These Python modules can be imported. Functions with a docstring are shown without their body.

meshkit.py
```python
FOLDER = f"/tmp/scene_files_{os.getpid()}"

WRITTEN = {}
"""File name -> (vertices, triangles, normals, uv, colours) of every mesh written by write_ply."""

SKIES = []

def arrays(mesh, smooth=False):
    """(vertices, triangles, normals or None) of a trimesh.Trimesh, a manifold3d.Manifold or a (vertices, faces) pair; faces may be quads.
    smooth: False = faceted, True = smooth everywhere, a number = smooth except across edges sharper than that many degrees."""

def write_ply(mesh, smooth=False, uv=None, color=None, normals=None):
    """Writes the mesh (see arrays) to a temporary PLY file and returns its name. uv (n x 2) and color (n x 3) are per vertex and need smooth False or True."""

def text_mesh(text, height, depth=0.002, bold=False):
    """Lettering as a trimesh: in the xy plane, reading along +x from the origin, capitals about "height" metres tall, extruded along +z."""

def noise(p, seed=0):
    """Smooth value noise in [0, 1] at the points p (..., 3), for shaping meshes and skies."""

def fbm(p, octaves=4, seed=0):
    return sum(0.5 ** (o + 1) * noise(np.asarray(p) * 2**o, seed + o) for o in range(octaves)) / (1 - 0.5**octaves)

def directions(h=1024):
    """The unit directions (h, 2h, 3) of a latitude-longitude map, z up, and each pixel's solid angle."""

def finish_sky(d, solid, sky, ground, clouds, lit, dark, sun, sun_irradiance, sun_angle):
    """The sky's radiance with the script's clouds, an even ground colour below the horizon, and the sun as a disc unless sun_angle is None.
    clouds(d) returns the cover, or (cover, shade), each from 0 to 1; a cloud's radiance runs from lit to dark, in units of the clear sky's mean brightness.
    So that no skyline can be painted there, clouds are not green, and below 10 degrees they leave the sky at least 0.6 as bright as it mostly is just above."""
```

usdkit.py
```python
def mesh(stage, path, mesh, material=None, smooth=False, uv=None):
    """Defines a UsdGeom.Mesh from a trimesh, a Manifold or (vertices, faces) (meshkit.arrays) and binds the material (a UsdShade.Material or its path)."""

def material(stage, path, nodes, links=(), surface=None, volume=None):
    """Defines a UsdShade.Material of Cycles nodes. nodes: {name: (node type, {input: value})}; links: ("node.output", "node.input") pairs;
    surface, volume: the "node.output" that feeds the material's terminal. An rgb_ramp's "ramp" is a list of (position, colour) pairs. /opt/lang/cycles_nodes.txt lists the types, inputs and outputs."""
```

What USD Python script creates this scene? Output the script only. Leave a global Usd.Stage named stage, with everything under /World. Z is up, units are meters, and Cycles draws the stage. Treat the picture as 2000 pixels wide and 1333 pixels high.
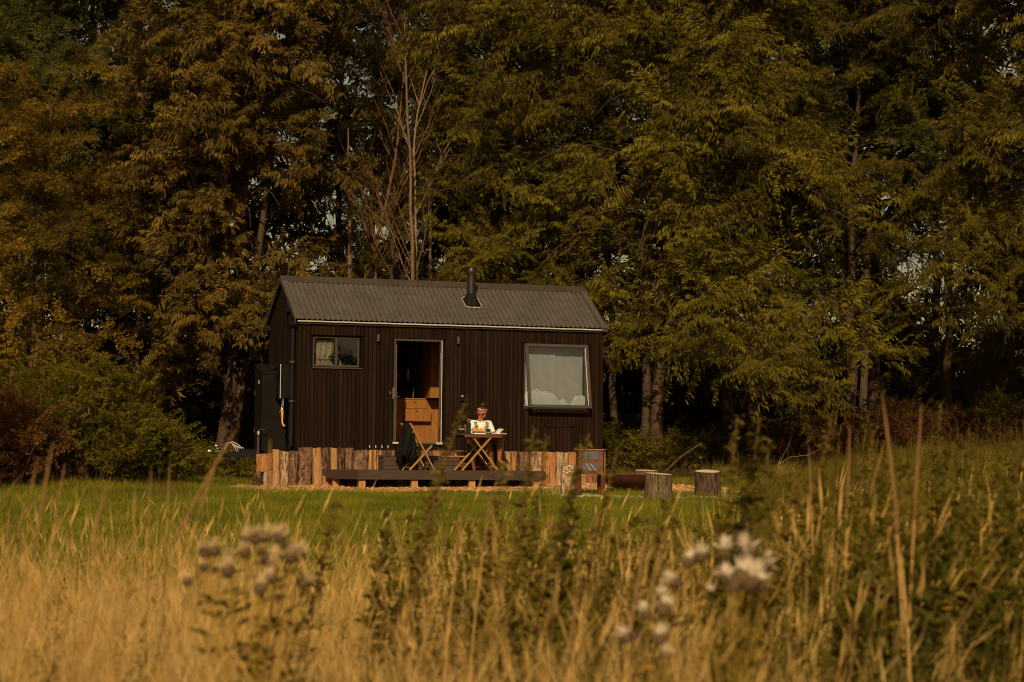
import math, random
import numpy as np, trimesh, manifold3d, usdkit, meshkit
from scipy.spatial.transform import Rotation
from shapely.geometry import Polygon, box as sbox
from pxr import Usd, UsdGeom, UsdLux, UsdShade, Gf, Sdf, Vt

stage = Usd.Stage.CreateInMemory()
UsdGeom.SetStageUpAxis(stage, 'Z'); UsdGeom.SetStageMetersPerUnit(stage, 1.0)
W = UsdGeom.Xform.Define(stage, '/World'); stage.SetDefaultPrim(W.GetPrim())
UsdGeom.Scope.Define(stage, '/World/Looks')

# ------------------------------------------------------------------ camera, sky, sun, exposure
FPX, PITCH, ROLL = 4200.0, math.atan(219 / 4200.0), 0.010
EYE = np.array([0.0, 0.0, 0.63])
_f = np.array([0, math.cos(PITCH), math.sin(PITCH)]); _r0 = np.array([1.0, 0, 0]); _u0 = np.cross(_r0, _f)
_r = math.cos(ROLL) * _r0 + math.sin(ROLL) * _u0; _u = -math.sin(ROLL) * _r0 + math.cos(ROLL) * _u0
cam = UsdGeom.Camera.Define(stage, '/World/camera')
cam.AddTransformOp().Set(Gf.Matrix4d(*_r, 0, *_u, 0, *(-_f), 0, *EYE, 1))
cam.CreateHorizontalApertureAttr(36.0); cam.CreateVerticalApertureAttr(24.0)
cam.CreateFocalLengthAttr(36.0 * FPX / 2000.0)
cam.CreateFStopAttr(4.4); cam.CreateFocusDistanceAttr(41.5)
cam.CreateClippingRangeAttr(Gf.Vec2f(0.05, 2000.0))
cam.CreateExposureAttr(0.0)

SUN_AZ, SUN_EL = math.radians(3.0), math.radians(30.0)        # degrees to the left of straight behind the camera
SUN = np.array([-math.sin(SUN_AZ) * math.cos(SUN_EL), -math.cos(SUN_AZ) * math.cos(SUN_EL), math.sin(SUN_EL)])
sun = UsdLux.DistantLight.Define(stage, '/World/sun')
sun.CreateIntensityAttr(0.95); sun.CreateAngleAttr(0.55); sun.CreateNormalizeAttr(True)
sun.CreateColorAttr(Gf.Vec3f(1.0, 0.755, 0.465))
_x = np.cross([0, 0, 1.0], SUN); _x /= np.linalg.norm(_x); _y = np.cross(SUN, _x)
sun.AddTransformOp().Set(Gf.Matrix4d(*_x, 0, *_y, 0, *SUN, 0, *(SUN * 60), 1))
sky_mat = usdkit.material(stage, '/World/Looks/sky_air', {
    'sky': ('sky_texture', {'sky_type': 'single_scattering', 'sun_disc': False, 'sun_elevation': SUN_EL,
                            'sun_rotation': math.atan2(SUN[0], SUN[1]), 'aerosol_density': 1.6}),
    'co': ('texture_coordinate', {}),
    'no': ('noise_texture', {'scale': 3.0, 'detail': 6.0, 'roughness': 0.6}),
    'ra': ('rgb_ramp', {'ramp': [(0.42, (0, 0, 0)), (0.62, (1, 1, 1))]}),
    'cl': ('mix', {'color2': (6.5, 6.5, 6.4)}),
    'wb': ('mix', {'mix_type': 'multiply', 'fac': 1.0, 'color2': (1.0, 0.72, 0.40)}),
    'bg': ('background_shader', {'strength': 0.068})},
    [('co.generated', 'no.vector'), ('no.fac', 'ra.fac'), ('ra.color', 'cl.fac'), ('sky.color', 'cl.color1'),
     ('cl.color', 'wb.color1'), ('wb.color', 'bg.color')], surface='bg.background')
dome = UsdLux.DomeLight.Define(stage, '/World/sky'); dome.CreateIntensityAttr(1.0)
UsdShade.MaterialBindingAPI.Apply(dome.GetPrim()).Bind(sky_mat)
dome.GetPrim().SetCustomDataByKey('kind', 'structure')

# ------------------------------------------------------------------ helpers
def ray(px, py):
    return _f + _r * ((px - 1000.0) / FPX) - _u * ((py - 666.5) / FPX)
def at(px, py, Y):
    d = ray(px, py); return EYE + d * (Y / d[1])

used = {}
def numbered(parent, name):
    k = (str(parent), name); used[k] = used.get(k, 0) + 1
    return f'{parent}/{name}' if used[k] == 1 else f'{parent}/{name}_{used[k]-1:03d}'
def tag(p, label=None, cat=None, group=None, kind=None):
    p = p.GetPrim() if hasattr(p, 'GetPrim') else p
    for k, v in (('label', label), ('category', cat), ('group', group), ('kind', kind)):
        if v: p.SetCustomDataByKey(k, v)
    return p
def thing(name, label, cat, loc=(0, 0, 0), rz=0.0, group=None):
    x = UsdGeom.Xform.Define(stage, numbered('/World', name))
    x.AddTranslateOp().Set(Gf.Vec3d(*map(float, loc)))
    if rz: x.AddRotateZOp().Set(float(math.degrees(rz)))
    return tag(x, label, cat, group)
def path_of(parent):
    return '/World' if parent is None else str(parent.GetPath())
def obj(name, mesh, m, parent=None, smooth=False, label=None, kind=None):
    p = usdkit.mesh(stage, numbered(path_of(parent), name), mesh, m, smooth=smooth).GetPrim()
    return tag(p, label, kind=kind)

class MB:
    def __init__(s): s.v, s.f, s.n = [], [], 0
    def add(s, v, f):
        v = np.asarray(v, float); f = np.asarray(f, int)
        if f.shape[1] == 4: f = np.vstack([f[:, [0, 1, 2]], f[:, [0, 2, 3]]])
        s.v.append(v); s.f.append(f + s.n); s.n += len(v); return s
    def mesh(s, m): return s.add(m.vertices, m.faces)
    def box(s, a, b, ch=0.0):
        a, b = np.minimum(a, b), np.maximum(a, b)
        if ch > 0:
            c = min(ch, 0.45 * float(np.min(b - a)))
            pts = []
            for i in range(3):
                for sx in (0, 1):
                    for sy in (0, 1):
                        for sz in (0, 1):
                            p = [(a[k] + c) if q == 0 else (b[k] - c) for k, q in enumerate((sx, sy, sz))]
                            p[i] = a[i] if (sx, sy, sz)[i] == 0 else b[i]
                            pts.append(p)
            return s.mesh(trimesh.convex.convex_hull(np.array(pts)))
        v = np.array([[x, y, z] for x in (a[0], b[0]) for y in (a[1], b[1]) for z in (a[2], b[2])])
        return s.add(v, [[0, 1, 3, 2], [4, 6, 7, 5], [0, 4, 5, 1], [2, 3, 7, 6], [0, 2, 6, 4], [1, 5, 7, 3]])
    def bar(s, p, q, w, h, up=(0, 0, 1), ch=0.0):
        p, q, up = np.asarray(p, float), np.asarray(q, float), np.asarray(up, float)
        d = q - p; L = np.linalg.norm(d); d /= L
        a = np.cross(d, up); a /= np.linalg.norm(a); b = np.cross(a, d)
        m = MB().box((0, -w / 2, -h / 2), (L, w / 2, h / 2), ch)
        v = np.vstack(m.v); f = np.vstack(m.f)
        return s.add(p + v[:, :1] * d + v[:, 1:2] * a + v[:, 2:] * b, f)
    def tube(s, pts, rad, sides=8, caps=True):
        v, f = tube(pts, rad, sides, caps); return s.add(v, f)
    def get(s): return np.vstack(s.v), np.vstack(s.f)
    def build(s, name, m, parent=None, smooth=False, label=None, kind=None):
        return obj(name, s.get(), m, parent, smooth, label, kind)

def tube(pts, rad, sides=8, caps=True):
    p = np.asarray(pts, float); n = len(p)
    t = np.gradient(p, axis=0); t /= np.linalg.norm(t, axis=1, keepdims=True) + 1e-12
    ref = np.array([0, 0, 1.0]) if abs(t[:, 2]).mean() < 0.8 else np.array([1.0, 0, 0])
    a = np.cross(t, ref); a /= np.linalg.norm(a, axis=1, keepdims=True) + 1e-12
    b = np.cross(t, a); ang = np.arange(sides) * 2 * np.pi / sides
    r = np.broadcast_to(rad, (n,))[:, None, None]
    v = (p[:, None] + r * (np.cos(ang)[None, :, None] * a[:, None] + np.sin(ang)[None, :, None] * b[:, None])).reshape(-1, 3)
    i, j = np.meshgrid(np.arange(n - 1), np.arange(sides), indexing='ij'); k = (j + 1) % sides
    q = np.stack([i * sides + j, (i + 1) * sides + j, (i + 1) * sides + k, i * sides + k], -1).reshape(-1, 4)
    f = np.vstack([q[:, [0, 1, 2]], q[:, [0, 2, 3]]])
    if caps:
        c0, c1 = len(v), len(v) + 1; v = np.vstack([v, p[0], p[-1]]); e = (n - 1) * sides
        J = np.arange(sides); K = (J + 1) % sides
        f = np.vstack([f, np.stack([np.full(sides, c0), J, K], 1), np.stack([np.full(sides, c1), e + K, e + J], 1)])
    return v, f
def lathe(profile, sides=20):
    pr = np.asarray(profile, float); ang = np.arange(sides) * 2 * np.pi / sides
    v = np.stack([pr[:, None, 0] * np.cos(ang), pr[:, None, 0] * np.sin(ang), np.broadcast_to(pr[:, None, 1], (len(pr), sides))], -1).reshape(-1, 3)
    i, j = np.meshgrid(np.arange(len(pr) - 1), np.arange(sides), indexing='ij'); k = (j + 1) % sides
    q = np.stack([i * sides + j, i * sides + k, (i + 1) * sides + k, (i + 1) * sides + j], -1).reshape(-1, 4)
    return v, np.vstack([q[:, [0, 1, 2]], q[:, [0, 2, 3]]])
def moved(vf, loc=(0, 0, 0), rot=None):
    v = np.asarray(vf[0], float)
    if rot is not None: v = Rotation.from_euler('xyz', rot).apply(v)
    return v + np.asarray(loc, float), vf[1]
def hull(spheres, n=16):
    ms = [manifold3d.Manifold.sphere(r, n).translate(tuple(map(float, c))) for c, r in spheres]
    return manifold3d.Manifold.batch_hull(ms)
def chain(joints, n=14):
    """joints: (point, radius) in order; each bone the hull of the spheres at its two joints"""
    out = manifold3d.Manifold()
    for a, b in zip(joints[:-1], joints[1:]): out = out + hull([a, b], n)
    return out
def soften(man, edge, rounds=6):
    m = man.refine_to_length(edge).to_mesh()
    t = trimesh.Trimesh(m.vert_properties[:, :3], m.tri_verts)
    trimesh.smoothing.filter_taubin(t, iterations=rounds)
    return t

# ------------------------------------------------------------------ materials
M = {}
def mat(name, c, rough=0.6, var=0.25, scale=6.0, stretch=(1, 1, 1), bump=0.0, metal=0.0, spec=0.35, c2=None, detail=5.0, isl=0.0, obj_space=True, extra=None, trans=0.0, sheen=0.0, tcol=None, crack=None):
    """Colour c varied by noise towards c2 (or towards darker / lighter), per-island tint, bump from the same noise."""
    c = np.array(c, float); lo = c * (1 - var) if c2 is None else c; hi = c * (1 + var) if c2 is None else np.array(c2, float)
    nodes = {'co': ('texture_coordinate', {}), 'mp': ('mapping', {'scale': stretch}),
             'no': ('noise_texture', {'scale': scale, 'detail': detail, 'roughness': 0.62}),
             'ra': ('rgb_ramp', {'ramp': [(0.3, lo), (0.7, hi)]}),
             'p': ('principled_bsdf', {'roughness': rough, 'metallic': metal, 'specular_ior_level': spec, 'sheen_weight': sheen})}
    links = [('co.object', 'mp.vector'), ('mp.vector', 'no.vector'), ('no.fac', 'ra.fac')]
    if not obj_space:
        nodes['ge'] = ('geometry', {}); links[0] = ('ge.position', 'mp.vector')
    col = 'ra.color'
    if isl > 0:
        nodes['ge2'] = ('geometry', {}); nodes['oi'] = ('object_info', {})
        nodes['ad'] = ('math', {'math_type': 'add'}); nodes['fr'] = ('math', {'math_type': 'fraction'})
        nodes['mr'] = ('map_range', {'from_min': 0.0, 'from_max': 1.0, 'to_min': 1 - isl, 'to_max': 1 + isl})
        nodes['hs'] = ('hsv', {'hue': 0.5, 'saturation': 1.0})
        links += [('ge2.random_per_island', 'ad.value1'), ('oi.random', 'ad.value2'), ('ad.value', 'fr.value1'),
                  ('fr.value', 'mr.value'), ('mr.result', 'hs.value'), (col, 'hs.color')]
        col = 'hs.color'
    if crack is not None:
        cc, cs, cst, c0, c1 = crack
        nodes['mp2'] = ('mapping', {'scale': cst, 'location': (3.1, 7.7, 1.9)}); nodes['n2'] = ('noise_texture', {'scale': cs, 'detail': 6.0, 'roughness': 0.7, 'distortion': 0.6})
        nodes['r2'] = ('rgb_ramp', {'ramp': [(c0, (1, 1, 1)), (c1, (0, 0, 0))]}); nodes['cm'] = ('mix', {'color2': cc})
        links += [(links[0][0], 'mp2.vector'), ('mp2.vector', 'n2.vector'), ('n2.fac', 'r2.fac'), ('r2.color', 'cm.fac'), (col, 'cm.color1')]; col = 'cm.color'
    links.append((col, 'p.base_color'))
    if bump > 0:
        nodes['bu'] = ('bump', {'strength': 1.0, 'distance': bump}); links += [('no.fac', 'bu.height'), ('bu.normal', 'p.normal')]
    out = 'p.BSDF'
    if trans > 0:
        nodes['tr'] = ('translucent_bsdf', {}); nodes['mx'] = ('mix_closure', {'fac': trans})
        if tcol is not None:
            nodes['tm'] = ('mix', {'mix_type': 'multiply', 'fac': 1.0, 'color2': tcol}); links += [(col, 'tm.color1'), ('tm.color', 'tr.color')]
        else: links.append((col, 'tr.color'))
        links += [('p.BSDF', 'mx.closure1'), ('tr.BSDF', 'mx.closure2')]; out = 'mx.closure'
    M[name] = usdkit.material(stage, '/World/Looks/' + name, nodes, links, surface=out)
    return M[name]

mat('dark_cladding', (0.0170, 0.0090, 0.0050), 0.85, 0.45, 5, (4, 4, 0.2), 0.002, isl=0.28, spec=0.08)
mat('dark_backing', (0.006, 0.004, 0.003), 0.9, 0.2, spec=0.1)
mat('roof_metal', (0.082, 0.074, 0.066), 0.6, 0.16, 2.5, spec=0.25, c2=None, crack=((0.056, 0.049, 0.042), 3.5, (4, 1, 1), .34, .46))
mat('trim_metal', (0.055, 0.044, 0.034), 0.45, 0.15, 3)
mat('pale_metal', (0.55, 0.52, 0.47), 0.45, 0.15, 8, metal=0.25)
mat('flue_metal', (0.022, 0.016, 0.011), 0.42, 0.25, 6, spec=0.5)
mat('black_plastic', (0.009, 0.0075, 0.006), 0.6, 0.2, spec=0.15)
mat('grey_box', (0.010, 0.008, 0.0056), 0.75, 0.2, 4, spec=0.1)
mat('brass', (0.45, 0.22, 0.05), 0.35, 0.2, 20, metal=0.8)
mat('red_plastic', (0.35, 0.04, 0.02), 0.5, 0.2)
mat('hose_yellow', (0.62, 0.36, 0.12), 0.5, 0.2, 20)
mat('hose_grey', (0.40, 0.38, 0.34), 0.5, 0.2, 20)
mat('plywood', (0.23, 0.092, 0.016), 0.5, 0.0, 3.0, (0.5, 6, 6), c2=(0.34, 0.150, 0.028), bump=0.0004)
mat('plywood_vertical', (0.22, 0.085, 0.015), 0.5, 0.0, 3.0, (6, 6, 0.5), c2=(0.34, 0.145, 0.026), bump=0.0004)
mat('dark_room', (0.030, 0.017, 0.010), 0.8, 0.2)
mat('deck_board', (0.050, 0.030, 0.020), 0.7, 0.0, 8, (0.4, 6, 6), c2=(0.075, 0.048, 0.034), isl=0.18, bump=0.0008)
mat('post_timber', (0.36, 0.17, 0.055), 0.75, 0.0, 8, (6, 6, 0.5), c2=(0.52, 0.29, 0.11), bump=0.001)
mat('chair_timber', (0.30, 0.155, 0.050), 0.5, 0.0, 10, (1, 6, 6), c2=(0.42, 0.24, 0.085))
mat('table_timber', (0.095, 0.038, 0.017), 0.5, 0.0, 10, (0.5, 6, 6), c2=(0.15, 0.064, 0.028), isl=0.1)
mat('step_edge', (0.36, 0.15, 0.05), 0.6, 0.2, 8)
mat('cushion_green', (0.055, 0.085, 0.060), 0.9, 0.2, 30, sheen=0.2)
mat('jacket_black', (0.008, 0.0072, 0.007), 0.85, 0.3, 40, spec=0.15)
mat('skin', (0.33, 0.13, 0.055), 0.5, 0.08, 30)
mat('hair_dark', (0.050, 0.019, 0.010), 0.6, 0.3, 80)
mat('headband_orange', (0.42, 0.10, 0.03), 0.8, 0.0, 45, c2=(0.55, 0.19, 0.05))
mat('headband_pale', (0.55, 0.52, 0.48), 0.8, 0.2, 45)
mat('shirt_white', (0.80, 0.775, 0.74), 0.85, 0.04, 30, sheen=0.1)
mat('strap_pattern', (0.045, 0.045, 0.042), 0.8, 0.0, 34, c2=(0.40, 0.37, 0.31), detail=1)
mat('trousers_brown', (0.23, 0.095, 0.056), 0.85, 0.15, 30)
mat('sandal_black', (0.010, 0.009, 0.008), 0.6, 0.2)
mat('lens_dark', (0.006, 0.005, 0.005), 0.1, 0.0, spec=0.6)
mat('bottle_black', (0.008, 0.008, 0.009), 0.35, 0.1, spec=0.5)
mat('book_yellow', (0.60, 0.28, 0.035), 0.6, 0.1, 20)
mat('book_grey', (0.115, 0.115, 0.105), 0.6, 0.1, 20)
mat('book_olive', (0.22, 0.21, 0.11), 0.6, 0.1, 20)
mat('paper', (0.78, 0.76, 0.72), 0.8, 0.05, 20)
mat('mug_dark', (0.030, 0.017, 0.012), 0.3, 0.2)
mat('bark_log', (0.105, 0.058, 0.030), 0.95, 0.0, 14, (1, 1, 0.5), c2=(0.30, 0.175, 0.095), bump=0.012, detail=8, crack=((0.030, 0.016, 0.009), 22, (1, 1, .35), .40, .50))
mat('bark_log_dark', (0.050, 0.026, 0.015), 0.95, 0.0, 16, (1, 1, 0.6), c2=(0.22, 0.115, 0.060), bump=0.012, detail=8, crack=((0.018, 0.009, 0.005), 22, (1, 1, .4), .44, .54))
mat('split_tan', (0.27, 0.135, 0.050), 0.85, 0.0, 8, (5, 5, 0.5), c2=(0.50, 0.300, 0.130), bump=0.004, detail=7, crack=((0.10, 0.040, 0.012), 14, (4, 4, .25), .36, .46))
mat('split_orange', (0.23, 0.090, 0.026), 0.85, 0.0, 7, (5, 5, 0.5), c2=(0.54, 0.265, 0.090), bump=0.004, detail=7, crack=((0.070, 0.022, 0.006), 14, (4, 4, .25), .38, .49))
mat('split_pale', (0.20, 0.125, 0.065), 0.85, 0.0, 10, (4, 4, 0.6), c2=(0.60, 0.43, 0.26), bump=0.005, detail=7, crack=((0.075, 0.032, 0.013), 12, (3, 3, .4), .40, .52))
mat('split_red', (0.15, 0.055, 0.020), 0.85, 0.0, 11, (5, 5, 0.4), c2=(0.44, 0.19, 0.065), bump=0.004, detail=7, crack=((0.035, 0.013, 0.006), 14, (4, 4, .3), .40, .52))
mat('stump_bark', (0.085, 0.058, 0.032), 0.95, 0.0, 18, (3, 3, 0.35), c2=(0.25, 0.18, 0.10), bump=0.015, detail=7, crack=((0.022, 0.014, 0.008), 26, (2, 2, .2), .42, .52))
mat('stump_bark_dark', (0.055, 0.026, 0.018), 0.95, 0.0, 18, (3, 3, 0.35), c2=(0.19, 0.11, 0.07), bump=0.015, detail=7, crack=((0.014, 0.007, 0.005), 26, (2, 2, .2), .44, .54))
mat('cut_wood', (0.55, 0.42, 0.26), 0.85, 0.0, 9, c2=(0.75, 0.62, 0.42), bump=0.002)
mat('lichen_white', (0.70, 0.68, 0.58), 0.9, 0.2, 30)
mat('rust', (0.085, 0.032, 0.017), 0.85, 0.0, 12, c2=(0.21, 0.080, 0.032), bump=0.002)
mat('rust_dark', (0.055, 0.015, 0.008), 0.85, 0.0, 12, c2=(0.12, 0.035, 0.016), bump=0.002)
mat('rust_edge', (0.36, 0.15, 0.06), 0.7, 0.3, 20)
mat('steel_blue', (0.10, 0.105, 0.11), 0.5, 0.3, 10, metal=0.4)
mat('tree_bark', (0.040, 0.026, 0.014), 0.95, 0.0, 9, (2, 2, 0.8), c2=(0.12, 0.080, 0.042), bump=0.012)
mat('cherry_bark', (0.028, 0.015, 0.008), 0.8, 0.0, 7, (1, 1, 5), c2=(0.095, 0.055, 0.026), bump=0.006)
mat('pale_bark', (0.10, 0.054, 0.025), 0.9, 0.0, 8, (1, 1, 3), c2=(0.23, 0.14, 0.070), bump=0.004)
mat('orange_twig', (0.125, 0.060, 0.024), 0.85, 0.3, 6)
mat('dead_wood', (0.21, 0.15, 0.092), 0.9, 0.25, 12)
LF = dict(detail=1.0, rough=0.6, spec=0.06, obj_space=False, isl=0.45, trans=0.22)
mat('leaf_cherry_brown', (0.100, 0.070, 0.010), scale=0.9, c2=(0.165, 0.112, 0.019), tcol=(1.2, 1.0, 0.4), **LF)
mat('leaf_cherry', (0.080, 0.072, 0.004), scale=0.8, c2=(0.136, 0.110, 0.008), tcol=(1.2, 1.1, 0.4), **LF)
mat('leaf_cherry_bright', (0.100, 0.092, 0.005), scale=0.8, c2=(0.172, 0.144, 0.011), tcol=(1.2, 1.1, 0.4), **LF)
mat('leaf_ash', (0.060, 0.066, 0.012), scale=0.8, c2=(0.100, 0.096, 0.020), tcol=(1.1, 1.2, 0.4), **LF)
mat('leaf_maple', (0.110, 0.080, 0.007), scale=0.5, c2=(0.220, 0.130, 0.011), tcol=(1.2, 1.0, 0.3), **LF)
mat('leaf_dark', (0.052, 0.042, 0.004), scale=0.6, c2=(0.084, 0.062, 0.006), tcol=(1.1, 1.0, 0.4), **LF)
mat('leaf_bush', (0.086, 0.080, 0.007), scale=1.6, c2=(0.160, 0.132, 0.013), tcol=(1.1, 1.2, 0.4), **LF)
mat('leaf_red', (0.090, 0.050, 0.014), scale=2.0, c2=(0.175, 0.085, 0.024), tcol=(1.2, 0.8, 0.4), **LF)
mat('bracken_brown', (0.062, 0.025, 0.010), scale=2.0, c2=(0.115, 0.048, 0.017), **LF)
GR = dict(detail=1.0, rough=0.7, spec=0.15, obj_space=False, trans=0.2)
mat('straw', (0.46, 0.275, 0.062), scale=2.6, c2=(0.98, 0.71, 0.255), isl=0.52, **GR)
mat('straw_olive', (0.140, 0.105, 0.012), scale=1.2, c2=(0.36, 0.235, 0.036), isl=0.35, **GR)
mat('lawn_blade', (0.080, 0.112, 0.006), scale=0.9, c2=(0.195, 0.195, 0.013), isl=0.3, **GR)
mat('lawn_pale', (0.110, 0.130, 0.008), scale=.9, c2=(0.235, 0.210, 0.018), isl=0.3, **GR)
mat('weed_leaf', (0.055, 0.055, 0.005), scale=1.2, c2=(0.140, 0.108, 0.011), isl=0.35, **GR)
mat('weed_top', (0.130, 0.108, 0.013), scale=1.5, c2=(0.23, 0.165, 0.030), isl=0.3, **GR)
mat('weed_stem', (0.120, 0.065, 0.020), 0.8, 0.3, 10)
mat('seed_head', (0.22, 0.125, 0.045), 0.9, 0.3, 60)
mat('stalk_pale', (0.46, 0.29, 0.085), 0.8, 0.25, 20)
mat('thistle_cup', (0.105, 0.068, 0.027), 0.85, 0.3, 60)
mat('thistle_down', (0.82, 0.72, 0.55), 0.9, 0.12, 80, trans=0.3)
mat('thistle_tan', (0.70, 0.54, 0.32), 0.9, 0.2, 80, trans=0.2)
mat('petal_yellow', (0.55, 0.33, 0.02), 0.7, 0.2, 30)
mat('petal_purple', (0.18, 0.05, 0.20), 0.7, 0.2, 30)
mat('wood_chip', (0.33, 0.165, 0.055), 0.85, 0.0, 3, c2=(0.56, 0.34, 0.14), isl=0.35, obj_space=False)
mat('chip_bed', (0.17, 0.085, 0.03), 0.95, 0.0, 30, c2=(0.34, 0.185, 0.07), bump=0.01, obj_space=False)
mat('gravel', (0.42, 0.37, 0.28), 0.9, 0.0, 12, c2=(0.62, 0.56, 0.44), isl=0.25, obj_space=False)
mat('curtain_cream', (0.24, 0.20, 0.13), 0.9, 0.1, 20)
mat('curtain_grey', (0.26, 0.265, 0.275), 0.9, 0.06, 5)
mat('linen_white', (0.36, 0.39, 0.40), 0.9, 0.05, 20)
mat('chrome', (0.6, 0.58, 0.54), 0.2, 0.05, metal=1.0)
mat('jar_glass', (0.10, 0.085, 0.055), 0.15, 0.2, spec=0.6)

# ground: lawn, meadow soil and leaf litter by place
M['ground'] = usdkit.material(stage, '/World/Looks/ground', {
    'ge': ('geometry', {}), 'n1': ('noise_texture', {'scale': 1.1, 'detail': 6}), 'n2': ('noise_texture', {'scale': 14, 'detail': 6}),
    'r1': ('rgb_ramp', {'ramp': [(0.35, (0.060, 0.072, 0.010)), (0.65, (0.100, 0.100, 0.016))]}),
    'r2': ('rgb_ramp', {'ramp': [(0.3, (0.035, 0.022, 0.010)), (0.7, (0.085, 0.050, 0.020))]}),
    'xyz': ('separate_xyz', {}), 'mr': ('map_range', {'from_min': 42.5, 'from_max': 44.5, 'clamp': True}),
    'mr2': ('map_range', {'from_min': 15.0, 'from_max': 18.0, 'to_min': 1.0, 'to_max': 0.0, 'clamp': True}),
    'mx': ('math', {'math_type': 'maximum'}), 'mix': ('mix', {}), 'bu': ('bump', {'distance': 0.03}),
    'p': ('principled_bsdf', {'roughness': 0.95, 'specular_ior_level': 0.1})},
    [('ge.position', 'n1.vector'), ('ge.position', 'n2.vector'), ('n1.fac', 'r1.fac'), ('n2.fac', 'r2.fac'), ('ge.position', 'xyz.vector'),
     ('xyz.y', 'mr.value'), ('xyz.y', 'mr2.value'), ('mr.result', 'mx.value1'), ('mr2.result', 'mx.value2'), ('mx.value', 'mix.fac'),
     ('r1.color', 'mix.color1'), ('r2.color', 'mix.color2'), ('mix.color', 'p.base_color'), ('n2.fac', 'bu.height'), ('bu.normal', 'p.normal')], surface='p.BSDF')
M['window_glass'] = usdkit.material(stage, '/World/Looks/window_glass', {
    'fr': ('fresnel', {'IOR': 1.55}), 'tr': ('transparent_bsdf', {'color': (0.90, 0.92, 0.91)}), 'gl': ('glossy_bsdf', {'roughness': 0.02, 'color': (1, 1, 1)}),
    'mx': ('mix_closure', {})}, [('fr.fac', 'mx.fac'), ('tr.BSDF', 'mx.closure1'), ('gl.BSDF', 'mx.closure2')], surface='mx.closure')

# ------------------------------------------------------------------ the lie of the land
_gy = np.array([-5, 0, 5, 8, 12, 16, 22, 30, 36, 38.5, 41, 44, 48, 60, 90, 300.]); _gz = np.array([-.42, -.44, -.48, -.56, -.62, -.56, -.40, -.23, -.145, -.08, .0, .16, .42, .9, 2.5, 12.])
def sm(t): t = np.clip(t, 0, 1); return t * t * (3 - 2 * t)
def gz(x, y):
    x = np.asarray(x, float); y = np.asarray(y, float)
    z = np.interp(y, _gy, _gz)
    z = z + 0.5 * sm((x - 4.5) / 5) * sm((y - 33) / 9) + 0.12 * sm((-x - 6) / 4) * sm((y - 36) / 6)
    return z + 0.03 * np.sin(x * 0.9 + y * 0.35) * np.sin(y * 0.6) * sm((18 - np.abs(y - 20)) / 10)
TH = math.radians(19.2); CU = np.array([math.cos(TH), math.sin(TH), 0]); CV = np.array([-math.sin(TH), math.cos(TH), 0])
P0 = np.array([-3.974, 39.8, 0.0])
def C(u, v, z=0.0): return P0 + CU * u + CV * v + np.array([0, 0, z])
def to_cab(x, y):
    d = np.stack([np.asarray(x) - P0[0], np.asarray(y) - P0[1]], -1); return d @ CU[:2], d @ CV[:2]

xs = np.unique(np.concatenate([np.linspace(-400, -24, 14), np.linspace(-24, 24, 97), np.linspace(24, 400, 14)]))
ys = np.unique(np.concatenate([np.linspace(-100, -5, 6), np.linspace(-5, 62, 121), np.linspace(62, 600, 25)]))
X, Y = np.meshgrid(xs, ys); gv = np.stack([X, Y, gz(X, Y)], -1).reshape(-1, 3)
i, j = np.meshgrid(np.arange(len(ys) - 1), np.arange(len(xs) - 1), indexing='ij'); nx = len(xs)
gf = np.stack([i * nx + j, i * nx + j + 1, (i + 1) * nx + j + 1, (i + 1) * nx + j], -1).reshape(-1, 4)
obj('ground', (gv, gf), M['ground'], smooth=True, kind='structure')

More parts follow.
